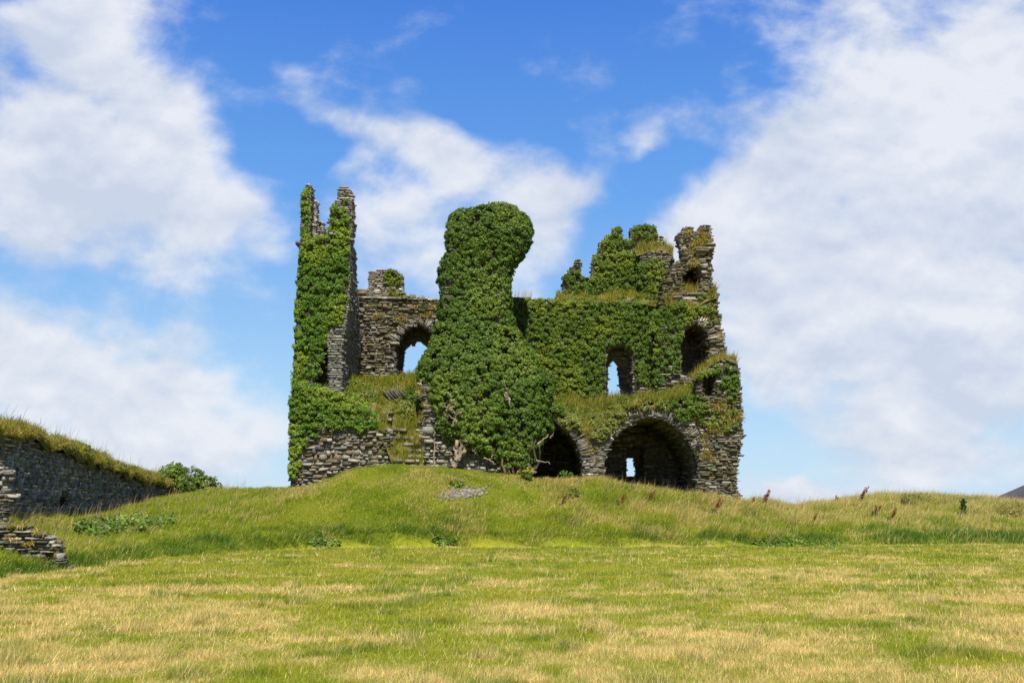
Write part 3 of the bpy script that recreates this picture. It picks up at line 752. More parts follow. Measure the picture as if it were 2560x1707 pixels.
# tower front
tf = [(734,985),(740,800),(752,640),(757,610),(778,604),(795,590),(822,594),(828,545),(836,510),(848,500),(871,502),(871,600),(868,700),(862,780),(852,806),(826,812),(814,860),(812,890),(800,912),(796,985)]
tfp = poly(tf, TY)
sideP = poly([(882,505),(882,560),(882,640),(878,700),(872,760),(858,800),(853,800),(853,505)], TY)
# ivy creeping round onto the right-hand return: points on plane X = const running back
n = 520; yy = rng.uniform(0, 1, n) ** 1.5 * 2.4; zz = rng.uniform(XZ(0,800,TY)[1], XZ(0,500,TY)[1], n)
xx = np.interp(zz, [XZ(0,800,TY)[1], XZ(0,700,TY)[1], XZ(0,500,TY)[1]], [XZ(858,800,TY)[0], XZ(870,700,TY)[0], XZ(877,500,TY)[0]])
ret = (np.stack([xx, TY + yy, zz], 1), np.tile([.9, -.4, 0], (n, 1)))
prongP = poly([(757,604),(757,500),(760,478),(770,464),(773,500),(769,560),(771,604)], TY)
ivy('bright green ivy blanketing the tall two-pronged tower at the left end of the castle',
    [on_face(tfp, TY - .12, D), on_edges(tfp, TY, 1.3, D * .9, .05, lambda m, nn: nn[0] < .3), on_face(prongP, TY - .1, D * 1.4), on_edges(prongP, TY, .7, D * .8, .08, lambda m, nn: nn[0] < 0)],
    G1, G1b, seed=3)
# low ivy at tower foot and along the plinth
lf = poly([(728,1195),(727,1080),(730,970),(745,962),(800,975),(850,985),(900,1010),(940,1035),(945,1062),(905,1078),(850,1060),(826,1062),(790,1090),(770,1100),(755,1130),(745,1190)], LY)
pp, pn = on_mesh(*slopeL, D * 1.1)
pxs = project(pp)[0]
k = (pxs < 945) & (pp[:, 1] < 51.2) & (fbm(pp[:, 0] * .9, pp[:, 1] * .9, 88, 3) > .40)
ivy('low ivy spilling over the rubble ledge and down the corner at the tower foot',
    [on_face(lf, LY - .15, D), on_edges(lf, LY, 1.2, D * .6, .05, lambda m, nn: nn[0] < -.3), (pp[k], pn[k])], G1, G1b, seed=6)
# the central pier: lofted mass
PROF = [(519,1238,1274),(523,1185,1288),(531,1152,1300),(545,1123,1318),(560,1117,1328),(590,1115,1331),(615,1115,1324),(635,1115,1316),(648,1108,1306),(656,1102,1292),(668,1098,1278),
        (700,1098,1277),(740,1099,1277),(780,1098,1278),(810,1094,1284),(840,1085,1302),(862,1072,1320),(880,1066,1330),(905,1052,1341),(925,1040,1358),(945,1042,1374),(965,1058,1382),
        (1000,1066,1378),(1030,1070,1378),(1070,1078,1380),(1095,1094,1366),(1112,1120,1356),(1130,1180,1350),(1150,1235,1342),(1170,1250,1330)]
FRONT = [(519,50.2),(545,49.6),(600,49.4),(660,49.6),(740,49.6),(820,49.4),(900,48.9),(980,48.5),(1060,48.4),(1110,48.6),(1170,48.9)]
def pier_grid(shrink=0.0, nu=70, nv=56):
    ys = np.linspace(519, 1170, nu); V = []
    for y in ys:
        l = np.interp(y, [p[0] for p in PROF], [p[1] for p in PROF]); r = np.interp(y, [p[0] for p in PROF], [p[2] for p in PROF])
        yf = np.interp(y, [p[0] for p in FRONT], [p[1] for p in FRONT])
        yb = 51.9 if y < 1080 else 51.2
        cy = (yf + yb) / 2; Yedge = cy
        a = at(l, y, Yedge); b = at(r, y, Yedge); cx = (a[0] + b[0]) / 2; hw_ = max((b[0] - a[0]) / 2 - shrink, .1); hd = max((yb - yf) / 2 - shrink, .1)
        th = np.linspace(0, 2 * np.pi, nv, endpoint=False); p = 2.6
        c, s = np.cos(th), np.sin(th)
        rr = (np.abs(c) ** p + np.abs(s) ** p) ** (-1 / p)
        V.append(np.stack([cx + hw_ * rr * c, cy + hd * rr * s, np.full(nv, a[2])], 1))
    V = np.array(V)
    cap = V[0].mean(0)
    return V.reshape(-1, 3), grid_quads(nu, nv, True)[:, ::-1]
pv, pq = pier_grid(.10)
pp, pn = on_mesh(pv, pq, 28)
ctr = np.stack([np.interp(pp[:, 2], np.sort(pv[:, 2]), pv[:, 0][np.argsort(pv[:, 2])]), np.full(len(pp), 50.4), pp[:, 2]], 1)
flip = ((pp - ctr) * pn * [1, 1, 0]).sum(1) < 0; pn[flip] *= -1
gaps = fbm(pp[:, 0] * 1.1, pp[:, 2] * 1.1, 66, 3) > .12
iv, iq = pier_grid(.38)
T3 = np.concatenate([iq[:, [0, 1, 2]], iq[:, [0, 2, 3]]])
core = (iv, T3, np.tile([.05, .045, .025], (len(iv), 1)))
def q(px, py, Y): return at(px, py, Y)
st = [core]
def seg(a, b, r0, r1, amp=.05, col=(.24, .185, .125)):
    v, f = tube(wander(a, b, 8, amp), r0, r1); st.append((v, f, np.tile(np.array(col) * rng.uniform(.75, 1.2), (len(v), 1))))
# thick twisted trunks at the foot of the pier
seg(q(1132,1168,48.75), q(1152,1135,48.95), .16, .13, .03); seg(q(1150,1140,48.9), q(1143,1105,48.9), .12, .08); seg(q(1155,1140,48.9), q(1162,1098,48.8), .12, .06)
seg(q(1150,1138,48.8), q(1152,1085,48.7), .10, .05); seg(q(1140,1150,48.7), q(1165,1125,48.75), .13, .1, .03); seg(q(1147,1150,48.7), q(1135,1115,48.8), .1, .05)
seg(q(1162,1110,48.7), q(1178,1098,48.6), .05, .02); seg(q(1155,1100,48.6), q(1178,1105,48.5), .04, .02); seg(q(1180,1120,48.8), q(1197,1138,48.9), .035, .015)
seg(q(1085,1165,49.0), q(1087,1095,49.1), .05, .03, .03); seg(q(1088,1120,49.0), q(1105,1105,49.0), .03, .015); seg(q(1085,1098,49.0), q(1083,1070,49.0), .03, .02)
for i_ in range(16):
    a_ = 1258 + i_ * 5.5 + J(3); seg(q(a_, 1182, 49.1 + J(.3)), q(a_ + J(22), 1095 + J(12), 48.8 + J(.2)), random.uniform(.03, .10), .02, .07, (.13,.10,.06))
for a, b in (((1133,1062),(1145,1030)),((1140,1055),(1120,1035)),((1137,1018),(1105,1017)),((1125,1000),(1140,1010)),((1137,1035),(1128,1022)),((1150,1040),(1155,1022)),((1120,1045),(1110,1030)),((1130,1030),(1120,1010)),
             ((1267,990),(1270,968)),((1262,985),(1278,1015)),((1265,1000),(1268,975)),((1275,1000),(1262,980)),((1340,1150),(1375,1160)),((1345,1110),(1370,1085)),((1375,1095),(1385,1080)),((1210,1145),(1240,1160)),((1225,1150),(1235,1130))):
    seg(q(a[0], a[1], 48.3), q(b[0], b[1], 48.15), .045, .015, .04, (.28, .215, .15))
seg(q(1045,958,49.5), q(1066,968,49.3), .05, .03, .03, (.3,.23,.16)); seg(q(1050,950,49.5), q(1062,975,49.2), .05, .02, .03, (.3,.23,.16))
bare = ~(((np.abs(1280 + F * pp[:, 0] / pp[:, 1] - 1132) < 22) & (np.abs(pp[:, 2] - at(0, 1035, 48.5)[2]) < .75) & (pp[:, 1] < 49.5) & (rng.uniform(0, 1, len(pp)) < .6)))
k = gaps & bare
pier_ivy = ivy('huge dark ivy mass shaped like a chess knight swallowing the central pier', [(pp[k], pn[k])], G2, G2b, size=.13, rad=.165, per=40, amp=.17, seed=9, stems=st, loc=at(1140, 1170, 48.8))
# hall wall
hf = [(1278,985),(1278,752),(1320,748),(1380,752),(1470,756),(1560,756),(1660,762),(1705,770),(1700,820),(1694,860),(1696,930),(1690,950),(1640,968),(1590,950),(1588,900),(1578,872),(1555,856),(1535,856),(1518,868),(1511,900),(1511,992),(1450,992),(1390,985)]
ivy('thick yellow-green ivy sheet over the wide hall wall around the lancet window',
    [on_face(poly(hf, HY), HY - .12, D + 1), on_edges(poly(hf, HY), HY, .8, D * .8, .06, lambda m, nn: nn[1] > .6)], G3, G3b, size=.115, rad=.155, seed=12, amp=.12)
# battlements
uf = [(1414,760),(1414,692),(1430,684),(1440,672),(1448,700),(1486,700),(1486,652),(1502,640),(1503,612),(1518,606),(1536,580),(1551,574),(1553,606),(1580,608),(1586,576),(1612,566),(1638,574),(1640,612),(1650,640),(1672,650),(1662,700),(1658,760),(1414,760)]
ufp = poly([(a_, b_ - 6) for a_, b_ in uf], UY)
lu = on_mesh(*ledgeU, D * .9); ku = fbm(lu[0][:, 0] * 1.1, lu[0][:, 1], 23, 2) < .56; lu = (lu[0][ku], lu[1][ku])
lump = on_face(poly([(1596,660),(1640,648),(1668,655),(1662,690),(1655,735),(1620,745),(1596,740)], UY - .7), UY - .8, D)
ivy('ivy climbing the stepped battlements of the upper storey',
    [on_face(ufp, UY - .12, D), on_edges(ufp, UY, .5, D * .7, .08, lambda m, nn: nn[1] > .3 or nn[0] > .3), lump, lu], G3, G3b, size=.115, rad=.15, seed=15, amp=.16)
# gable stack
gf = poly([(962,684),(975,674),(994,682),(1003,694),(1003,726),(1020,742),(1062,748),(1030,750),(980,744),(970,725),(960,700)], 56.8)
ivy('small ivy patch on the square stump of the gable behind the tower',
    [on_face(gf, 56.7, D * 1.1), on_edges(gf, 56.7, .6, D * .7, .05, lambda m, nn: nn[1] > .3)], G3, G3b, size=.11, rad=.13, seed=18, amp=.1, per=18)
# turret
tfc = poly([(1662,765),(1700,752),(1735,775),(1745,790),(1720,808),(1706,825),(1700,850),(1695,900),(1690,830),(1670,800)], RY)
tfd = poly([(1735,762),(1760,765),(1780,775),(1770,785),(1745,780)], RY)
ivy('ivy fringe hanging from the ledge over the dark turret arch', [on_face(tfc, RY - .2, D), on_face(tfd, RY - .2, D * .8), on_face(poly([(1634,776),(1675,768),(1690,800),(1697,870),(1694,935),(1675,930),(1655,962),(1634,968)], RY), RY - .12, D)], G3, G3b, size=.11, rad=.14, seed=21, amp=.15)
# vault ledge
pp, pn = on_mesh(*slopeR, D * 1.2)
pxs = project(pp)[0]
sel = ((pxs > 1590) & (pxs < 1760) & (pp[:, 1] < 52.6)) | ((pxs > 1460) & (pxs < 1575) & (pp[:, 1] < 51.6)) | ((pxs > 1395) & (pxs < 1430) & (pp[:, 1] < 51.2)) | ((pxs < 1400)) | (fbm(pp[:, 0] * .9, pp[:, 1] * 1.4, 144, 3) > .50)
k = sel & (fbm(pp[:, 0] * .8, pp[:, 1] * .8, 101, 3) > .38)
ve = poly([(1590,1022),(1640,1010),(1720,1005),(1770,1012),(1745,1045),(1700,1052),(1680,1035),(1640,1018),(1600,1030)], VY)
vf = poly([(1480,1085),(1520,1050),(1560,1030),(1565,1045),(1535,1075),(1505,1100),(1488,1105)], VY)
vg = poly([(1372,1025),(1395,1010),(1420,1035),(1452,1060),(1450,1080),(1420,1072),(1395,1050)], VY)
ivy('straggling ivy over the crown of the big arch and the hollow beside the small arch',
    [(pp[k] + [0, -.03, .10], pn[k]), on_face(ve, VY - .2, D), on_face(vf, VY - .2, D), on_face(vg, VY - .2, D)], G3, (.15, .165, .03), size=.12, rad=.16, seed=24, amp=.18)
pp, pn = on_mesh(*ledgeB, D)
bf = poly([(1742,945),(1755,932),(1790,912),(1800,925),(1790,935),(1760,938),(1748,952)], VY)
bf3 = poly([(1700,1040),(1740,1020),(1800,1010),(1845,1030),(1840,1075),(1800,1085),(1760,1065)], VY); bf4 = poly([(1740,735),(1785,735),(1797,790),(1790,830),(1770,800)], RY)
bf2 = poly([(1800,915),(1835,915),(1845,960),(1835,1000),(1810,1000),(1800,960)], VY)
pb = on_face(bf2, VY - .15, D * .6)
ivy('ivy and moss capping the buttress stump under the turret', [on_face(bf, VY - .15, D), pb, on_face(bf3, VY - .1, D * .3), on_face(bf4, RY - .1, D * .4), (pp[rng.uniform(0, 1, len(pp)) < .5], pn[rng.uniform(0, 1, len(pp)) < .5][:0]) if False else on_face(bf, VY - .1, D)], G3, G3b, size=.11, rad=.13, seed=27, amp=.12)

pp, pn = on_mesh(*slopeL, D)
hx_, hy_ = project(pp)
k = (((hx_ - 1022) / 30) ** 2 + ((hy_ - 1012) / 38) ** 2 < 1) | (((hx_ - 880) / 75) ** 2 + ((hy_ - 985) / 22) ** 2 < 1) & (fbm(pp[:, 0] * 1.2, pp[:, 1] * 1.2, 5, 2) > .45)
ivy('leafy herbs and young ivy scattered on the rubble slope above the steps', [(pp[k] + [0, -.05, .12], pn[k])], G3, (.15, .17, .03), size=.12, rad=.17, seed=33, amp=.12, per=22)
# ---------------------------------------------------------------- grass on the ledges
def ledge_grass(label, src, n_m2, h, straw, keep=None, green=GREEN, extra=None, hang=0.0, lean=(.2, 1.1)):
    P, Nn = on_mesh(*src, n_m2) if src is not None else extra
    if keep is not None:
        k = keep(P); P = P[k]
    n = len(P)
    s = rng.uniform(0, 1, n) < straw
    RUST = np.array([.40, .24, .075])
    cc = np.where(s[:, None], np.where(rng.uniform(0, 1, (n, 1)) < .45, RUST, STRAW * .8) * rng.uniform(.7, 1.2, (n, 1)), (green * .6 + OLIVE * .4) * rng.uniform(.6, 1.2, (n, 1)))
    cl = .35 + 1.5 * sstep(.35, .8, fbm(P[:, 0] * 2.2, P[:, 1] * 2.2 + P[:, 2] * 1.5, 9, 3))
    V, Fc, C = blades(P, h * cl * rng.uniform(.5, 1.4, n), rng.uniform(.015, .035, n), rng.uniform(lean[0], lean[1] + hang, n), windy(n, -1.0, 1.4), cc)
    o = mesh_obj('ledge_grass', V, Fc, M_GRASS, None, C); tag(o, label, kind='stuff'); return o
pxf = lambda P: project(P)[0]
ledge_grass('grass on the rubble slope beside the worn steps', slopeL, 560, .27, .16, lambda P: ~((pxf(P) < 940) & (P[:, 1] < 50.6) & (rng.uniform(0, 1, len(P)) < .75)))
ledge_grass('rusty grass hanging over the vault arches', slopeR, 560, .34, .30, lambda P: (rng.uniform(0, 1, len(P)) < .35 + .65 * sstep(.4, .6, fbm(P[:, 0] * 1.3, P[:, 1] * 1.3, 63, 3))))
ledge_grass('grass line along the foot of the battlements', ledgeU, 420, .26, .25, lambda P: fbm(P[:, 0] * 1.1, P[:, 1], 23, 2) > .52)
ledge_grass('tan grass cushion on the turret ledge', ledgeT, 600, .42, .5)
ledge_grass('tan grass cap on the buttress stump', ledgeB, 500, .34, .45)
ledge_grass('grass on the shoulder of the battlements', shoulder, 500, .34, .4)
# tufts clinging to the faces of walls
def tufts(label, spots, Y):
    P = []
    for (a, b, rx, ry) in spots:
        m = int(rx * ry * .9); th = rng.uniform(0, 2 * np.pi, m); rr = np.sqrt(rng.uniform(0, 1, m))
        P += [at(a + rx * r_ * math.cos(t_), b + ry * r_ * math.sin(t_), Y - .08) for r_, t_ in zip(rr, th)]
    P = np.array(P); ledge_grass(label, None, 0, .16 if Y < 40 else .30, .62, None, GREEN, (P, None), 1.2, (.8, 1.8))
tufts('rusty grass tufts rooted in the stones around the big arch', [(1795,1070,28,18),(1830,1045,24,20),(1760,1095,12,12),(1770,1120,14,16),(1765,1140,14,10),(1780,1150,12,8),(1480,1125,16,12),(1488,1150,10,8),(1470,1095,12,24),(1455,1075,12,14),(1660,1015,14,6),(1640,1020,10,5),(1730,1040,18,12),(1695,1035,12,8),(1590,1015,12,6),(1810,1020,30,10)], VY)
tufts('grass and moss growing out of the low tumbled wall', [(40,1318,30,3),(95,1334,14,3),(30,1350,16,3),(70,1362,14,3)], 26.97)
tufts('rusty grass tufts on the broken turret top', [(1755,590,12,22),(1745,615,16,12),(1722,585,10,8),(1728,630,18,6),(1770,605,10,8),(1735,660,14,8),(1770,770,12,14),(1765,790,14,8),(1800,845,12,8),(1805,885,8,8)], RY)
tufts('moss and grass in the joints of the gable wall', [(945,792,14,6),(1003,800,12,6),(1030,770,14,6),(1072,785,14,9),(1082,770,12,5),(925,765,10,4),(1060,752,12,4),(1085,755,10,4),(905,728,10,5)], GYp)
tufts('grass tufts on the narrow stone jamb beside the steps', [(1062,1012,14,8),(1052,1040,8,14),(1048,985,8,8),(1040,1100,10,14)], 49.2)
# thin tall stalks on wall heads
def stalks(label, line, Y, n, h):
    L = resample([(a, b, Y) for a, b in line], 200); i = rng.integers(0, 200, n)
    P = np.array([at(*L[k]) for k in i]); P[:, 1] += rng.uniform(0, .8, n)
    V, Fc, C = blades(P, rng.uniform(.5, 1.1, n) * h, .014, rng.uniform(0, .5, n), windy(n, 0, 1), np.tile([.36, .24, .14], (n, 1)))
    tag(mesh_obj('grass_stalks', V, Fc, M_GRASS, None, C), label, kind='stuff')
stalks('thin dry grass stalks on top of the hall wall', [(1284,742),(1330,742)], HY, 60, .55)
stalks('thin dry grass stalks on the gable wall head', [(1010,745),(1092,750)], GYp, 40, .4)
stalks('thin dry grass stalks above the battlement shoulder', [(1655,620),(1680,630)], 55.4, 30, .6)
stalks('thin dry grass stalks at the turret edge', [(1776,712),(1786,716)], 53.4, 40, .6)

# ================================================================ LEFT: the boundary wall, stubs, bushes
A0 = at(0, 1290, 36)[:2]; A1 = at(420, 1240, 68)[:2]; ex = (A1 - A0) / np.linalg.norm(A1 - A0); nrm = np.array([ex[1], -ex[0]])
if nrm @ (-A0) < 0: nrm = -nrm
WF = Frame((A0[0], A0[1], 0), (ex[0], ex[1], 0), (-nrm[0], -nrm[1], 0))
def on_wall(px, py):
    d = ray(px, py); t = (A0 @ nrm) / (d[:2] @ nrm); p = d * t
    return ((p[:2] - A0) @ ex, EYE + p[2])
wall_thing = thing('boundary_wall', (A0[0], A0[1], 1.0), 'long shaded grey rubble wall with a turf cap receding at the left', 'wall')
B = Stones()
wp = [(-60,1340),(-60,1060),(0,1082),(40,1085),(100,1105),(150,1128),(220,1152),(300,1180),(370,1203),(430,1220),(520,1232),(530,1262),(445,1262),(270,1300),(100,1325),(0,1335)]
wpoly = [on_wall(*p) for p in wp]
hole = [on_wall(*p) for p in [(146,1268),(148,1236),(175,1238),(172,1268)]]
def wpal(p, face): return 'rust' if float(fbm(p[1] * .5, p[2] * .8, 3, 3)) > .62 else 'grey'
RUB = 0.85
masonry(B, WF, wpoly, [hole], depth=.9, ch=(.12,.26), sl=(.18,.5), prot=(0,.10), pfun=wpal, core=(.05,.048,.042))
RUB = 0.0
wm = B.build('masonry', M_STONE, wall_thing)
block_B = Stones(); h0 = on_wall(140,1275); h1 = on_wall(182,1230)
block(block_B, WF, h0[0], h1[0], h0[1], h1[1], .55, .85, (.04, .035, .03)); block_B.build('opening_shade', M_STONE, wall_thing)  # near-black block inside the hole; the opening's shade is put into its colour
top = [(-60,1060),(0,1082),(40,1085),(100,1105),(150,1128),(220,1152),(300,1180),(370,1203),(430,1218),(480,1226),(530,1236)]
nu = 120; tl = resample([on_wall(*p) for p in top], nu)
sec = [(-.22, -.35), (-.30, .0), (-.12, .42), (.3, .62), (.8, .55), (1.1, -.2)]
V = []
for d, dz in sec:
    hgt = .62 + .5 * (fbm(tl[:, 0] * .5, np.zeros(nu), 14, 3) - .5) * 2
    jag = (fbm(tl[:, 0] * 1.3, np.full(nu, d * 3), 15, 4) - .5) * 1.3 * (1.2 if d < -.1 else .5)
    V.append(np.array([WF.p(a, z + dz * hh * (1.0 if dz > 0 else .8) + j * .6, d) for (a, z), hh, j in zip(tl, hgt, jag)]))
capV = np.concatenate(V); capQ = grid_quads(len(sec), nu)
mesh_obj('turf_cap', capV, capQ, M_EARTH, wall_thing, np.tile([.14, .12, .04], (len(capV), 1)), True)
P, Nn = on_mesh(capV, capQ, 330)
n = len(P); s = rng.uniform(0, 1, n) < .42
cc = np.where(s[:, None], np.where(rng.uniform(0, 1, (n, 1)) < .5, [.36, .22, .07], STRAW * .8), (GREEN * .45 + OLIVE * .45)) * rng.uniform(.6, 1.25, (n, 1))
g1 = blades(P, rng.uniform(.2, .55, n), rng.uniform(.015, .04, n), rng.uniform(.3, 2.0, n), windy(n, -.6, 1.2), cc)
k = rng.choice(n, 420); k = k[Nn[k][:, 2] != 9]
g2 = blades(P[k], rng.uniform(.5, 1.15, len(k)), .016, rng.uniform(0, .5, len(k)), windy(len(k), 0, .8), np.tile([.34, .24, .15], (len(k), 1)))
V, Fc, C = merge(g1, g2)
tag(mesh_obj('wall_grass', V, Fc, M_GRASS, None, C), 'tufted grass and seed heads on top of the boundary wall', kind='stuff')
def cap_plants(name, label, cat, t0, t1, dens, base, alt, size, seed, group=None):
    P, Nn = on_mesh(capV, capQ, dens); s = (P[:, :2] - A0) @ ex
    k = (s > on_wall(t0, 1150)[0]) & (s < on_wall(t1, 1150)[0]) & (fbm(s * .9, P[:, 2], seed, 2) > .42)
    P, Nn = P[k], Nn[k]
    Nn = np.where(Nn[:, 2:3] < -.2, -Nn, Nn)
    V, Fc, C = clumps(P + [0, 0, .1], Nn, 16, .2, size, tint(base, len(P), P, .2, seed, alt))
    e = thing(name, tuple(P[0]), label, cat, group); mesh_obj('foliage', V, Fc, M_LEAF, e, C)
cap_plants('ivy', 'bright ivy clump at the near end of the boundary wall top', 'ivy', -60, 38, 11, G1, G1b, .14, 71)
cap_plants('ivy', 'ivy trailing along the middle of the boundary wall top', 'ivy', 150, 400, 10, G3, G3b, .14, 73)
# bushes at the far end
def bush(name, label, blobs, Y, dens, base, alt, size, seed, cat='bush', group=None, rad=.26, trunk=True):
    parts = []; e = None
    stt = []
    ps = []; ns = []
    for (px_, py_, rx, rz) in blobs:
        c = at(px_, py_, Y); rx = rx / F * Y; rz = rz / F * Y; ry = rx * .9
        n_ = int(4 * np.pi * rx * rz * dens)
        d = unit(rng.normal(0, 1, (n_, 3))); r_ = rng.uniform(.55, 1.05, (n_, 1)) ** .6
        ps.append(c + d * r_ * [rx, ry, rz] * (.75 + .5 * fbm(d[:, 0] * 2.1 + px_, d[:, 2] * 2.1, seed, 2))[:, None]); ns.append(d)
        for _ in range(5):
            b0 = np.array([c[0] + J(.2), c[1] + J(.2), c[2] - rz * 1.0]); b1 = c + np.array([J(rx * .7), J(ry * .7), rz * random.uniform(0, .7)])
            v, f = tube(wander(b0, b1, 6, .06), .035, .012); stt.append((v, f, np.tile([.2, .15, .1], (len(v), 1))))
    P = np.concatenate(ps); Nn = np.concatenate(ns)
    V, Fc, C = clumps(P, Nn, 14, rad, size, tint(base, len(P), P, .2, seed, alt))
    b = P[np.argmin(P[:, 2])]
    e = thing(name, (P[:, 0].mean(), P[:, 1].mean(), b[2]), label, cat, group)
    mesh_obj('crown', V, Fc, M_LEAF, e, C)
    for v, f, c_ in stt: mesh_obj('stem', v, f, M_WOOD, e, c_, True)
bush('bush', 'rounded bright green bush with a knobby top at the end of the boundary wall', [(430,1186,30,24),(418,1202,30,20),(440,1168,14,12),(400,1212,24,12),(455,1205,24,18)], 68, 24, G1, G1b, .10, 31, rad=.2)
bush('bush', 'sprawling dark green bush sloping down to the grass beside the knobby bush', [(478,1192,32,24),(508,1206,30,20),(535,1220,20,12),(460,1214,50,16),(420,1216,30,12),(500,1222,40,12)], 68.5, 22, G3, G3b, .10, 34, rad=.2)
# near stub and low ruin at the left edge
st1 = thing('wall_stub', tuple(at(-10, 1320, 31)), 'sunlit pale jagged wall stub at the left edge of the boundary wall', 'wall')
B = Stones()
RUB = 0.45
masonry(B, plane(31), poly([(-90,1340),(-90,1150),(-10,1152),(-6,1160),(8,1172),(24,1178),(28,1186),(18,1200),(6,1212),(14,1228),(34,1236),(32,1246),(8,1262),(12,1280),(8,1300),(10,1340)], 31), depth=.4, pfun=lambda p, f: 'rust' if random.random() < .5 else 'slate', ch=(.07,.17), sl=(.15,.5), prot=(0,.13))
RUB = 0.0
B.build('masonry', M_STONE, st1)
lw = thing('low_wall', tuple(at(40, 1392, 27)), 'low tumbled dry stone wall in the grass at the left edge', 'wall')
B = Stones()
RUB = 0.5
masonry(B, plane(27), poly([(-120,1430),(-120,1312),(20,1312),(60,1318),(95,1330),(120,1345),(140,1360),(146,1430)], 27), depth=.5, pfun=lambda p, f: 'mossy' if random.random() < .4 else 'slate', ch=(.05,.11), sl=(.15,.5), prot=(0,.16))
RUB = 0.0
B.build('masonry', M_STONE, lw)
# grass in front of the low wall is part of the bank grass; brambles beside it
def patch(name, label, cat, spots, base, alt, size, h, dens, seed, group=None, rad=.16):
    P = []
    for (a, b, rx, ry) in spots:
        m = int(rx * ry * dens)
        for _ in range(m):
            t_ = random.uniform(0, 2 * np.pi); r_ = math.sqrt(random.random())
            g_ = ground_at(a + rx * r_ * math.cos(t_), b + ry * r_ * math.sin(t_)); P.append(g_ + np.array([0, 0, random.uniform(.02, h)]))
    P = np.array(P); Nn = unit(np.tile([0, -.5, .8], (len(P), 1)) + rng.normal(0, .3, (len(P), 3)))
    V, Fc, C = clumps(P, Nn, 14, rad, size, tint(base, len(P), P, .2, seed, alt))
    e = thing(name, (P[:, 0].mean(), P[:, 1].mean(), P[:, 2].min()), label, cat, group); mesh_obj('foliage', V, Fc, M_LEAF, e, C)
    segs = []
    for i in range(10):
        a = P[random.randrange(len(P))]; segs.append((a - [0, 0, .2], a + [J(.5), J(.3), random.uniform(.2, .5)], .012, .006))
    for sg in segs: v, f, c = twigs([sg], .05, (.3, .2, .12)); mesh_obj('stem', v, f, M_WOOD, e, c)
patch('bramble', 'sprawling green bramble patch in the grass beyond the low wall', 'bramble', [(330,1316,70,18),(240,1330,60,18),(400,1312,40,10)], (.09,.15,.012), (.16,.20,.02), .10, .3, .12, 41)
patch('gorse_bush', 'dark low gorse hummock on the skyline bank at the right', 'bush', [(2290,1258,38,12)], (.12,.125,.012), (.19,.17,.025), .07, .36, .4, 43)
patch('gorse_bush', 'dark low gorse hummock at the right edge of the bank', 'bush', [(2535,1285,42,14)], (.12,.125,.012), (.19,.17,.025), .07, .36, .4, 45)
patch('nettle_patch', 'dark green weed strip along the foot of the bank at right', 'weeds', [(1960,1362,80,8),(2060,1366,60,6)], (.085,.15,.008), (.14,.20,.012), .07, .12, .14, 47)
patch('weed_tuft', 'dark green weed tuft at the mown edge under the pier', 'weeds', [(1110,1362,24,7)], (.08,.14,.008), (.13,.18,.012), .08, .16, .3, 49)
patch('weed_tuft', 'dark weed tuft at the mown edge left of the pier', 'weeds', [(810,1366,40,7)], (.08,.14,.008), (.13,.18,.012), .08, .16, .25, 51)
patch('weed_tuft', 'green tussock just above the bare stony patch', 'weeds', [(1140,1214,20,6)], (.10,.15,.01), (.17,.20,.015), .07, .16, .35, 53)
patch('weed_tuft', 'olive weed tuft on the bank below the small arch', 'weeds', [(1425,1240,22,12)], (.12,.14,.012), (.18,.18,.02), .07, .2, .2, 57)

# bare stony patch on the mound
c = ground_at(1150, 1234)
B = Stones()
for i in range(520):
    a = random.gauss(0, 1); b = random.gauss(0, 1); p = ground_at(1152 + a * 24, 1233 + b * 6 - a * 2); r_ = random.uniform(.012, .045)
    fr = Frame((p[0], p[1], p[2]), (1, 0, 0), (0, 1, 0)); block(B, fr, -r_ * 1.4, r_ * 1.4, -.05, r_ * .8 + .02, -r_, r_, random.choice(((.13,.11,.075),(.17,.14,.10),(.10,.085,.055),(.21,.19,.15))))
o = B.build('gravel', M_STONE); tag(o, 'bare patch of loose grey stones on the mound', kind='stuff')

# dock plants: rusty seed spikes
def dock_mesh(seed):
    r_ = np.random.default_rng(seed); parts = []
    for b in range(4):
        base = np.array([0, 0, 0]); d = np.array([.5 + r_.normal(0, .12), r_.normal(0, .1), 1.0]); tip = base + d * r_.uniform(.55, .95)
        v, f = tube(wander(base, tip, 6, .012), .012, .006, 5); parts.append((v, f, np.tile([.24, .12, .05], (len(v), 1))))
        m = 70; t_ = r_.uniform(.3, 1, m)[:, None]; P = base + (tip - base) * t_ + r_.normal(0, .028, (m, 3))
        parts.append(leaves(P, r_.normal(0, 1, (m, 3)), .055, np.tile([.20, .055, .018], (m, 1)) * r_.uniform(.6, 1.3, (m, 1))))
    m = 26; P = np.stack([r_.normal(0, .12, m), r_.normal(0, .12, m), r_.uniform(.05, .3, m)], 1)
    parts.append(leaves(P, r_.normal(0, 1, (m, 3)) + [0, -.4, .8], .15, np.tile([.09, .12, .02], (m, 1))))
    return merge(*parts)
DOCKS = [(1786,1285,1.1,'rust red dock plant on the bank just right of the castle corner'),
         (1905,1266,1.2,'rust red dock plant in the dip of the skyline right of the castle'),
         (2146,1262,1.3,'thick rust red dock plant high on the right hummock'),
         (2186,1290,1.0,'faded pair of rusty dock spikes below the thick dock on the hummock'),
         (2226,1306,1.0,'slanting rusty dock plant low on the right hummock'),
         (2029,1312,.8,'small rusty dock plant halfway down the bank in the dip'),
         (2082,1264,.9,'thin rusty dock stalk at the left foot of the hummock skyline'),
         (1875,1268,.7,'short faded dock plant beside the dock in the skyline dip'),
         (1547,1264,.9,'rust red dock plant on the bank under the left side of the big arch'),
         (1620,1256,.8,'rust red dock plant on the bank under the middle of the big arch'),
         (1403,1262,.6,'tiny rusty dock plant on the bank below the small arch')]
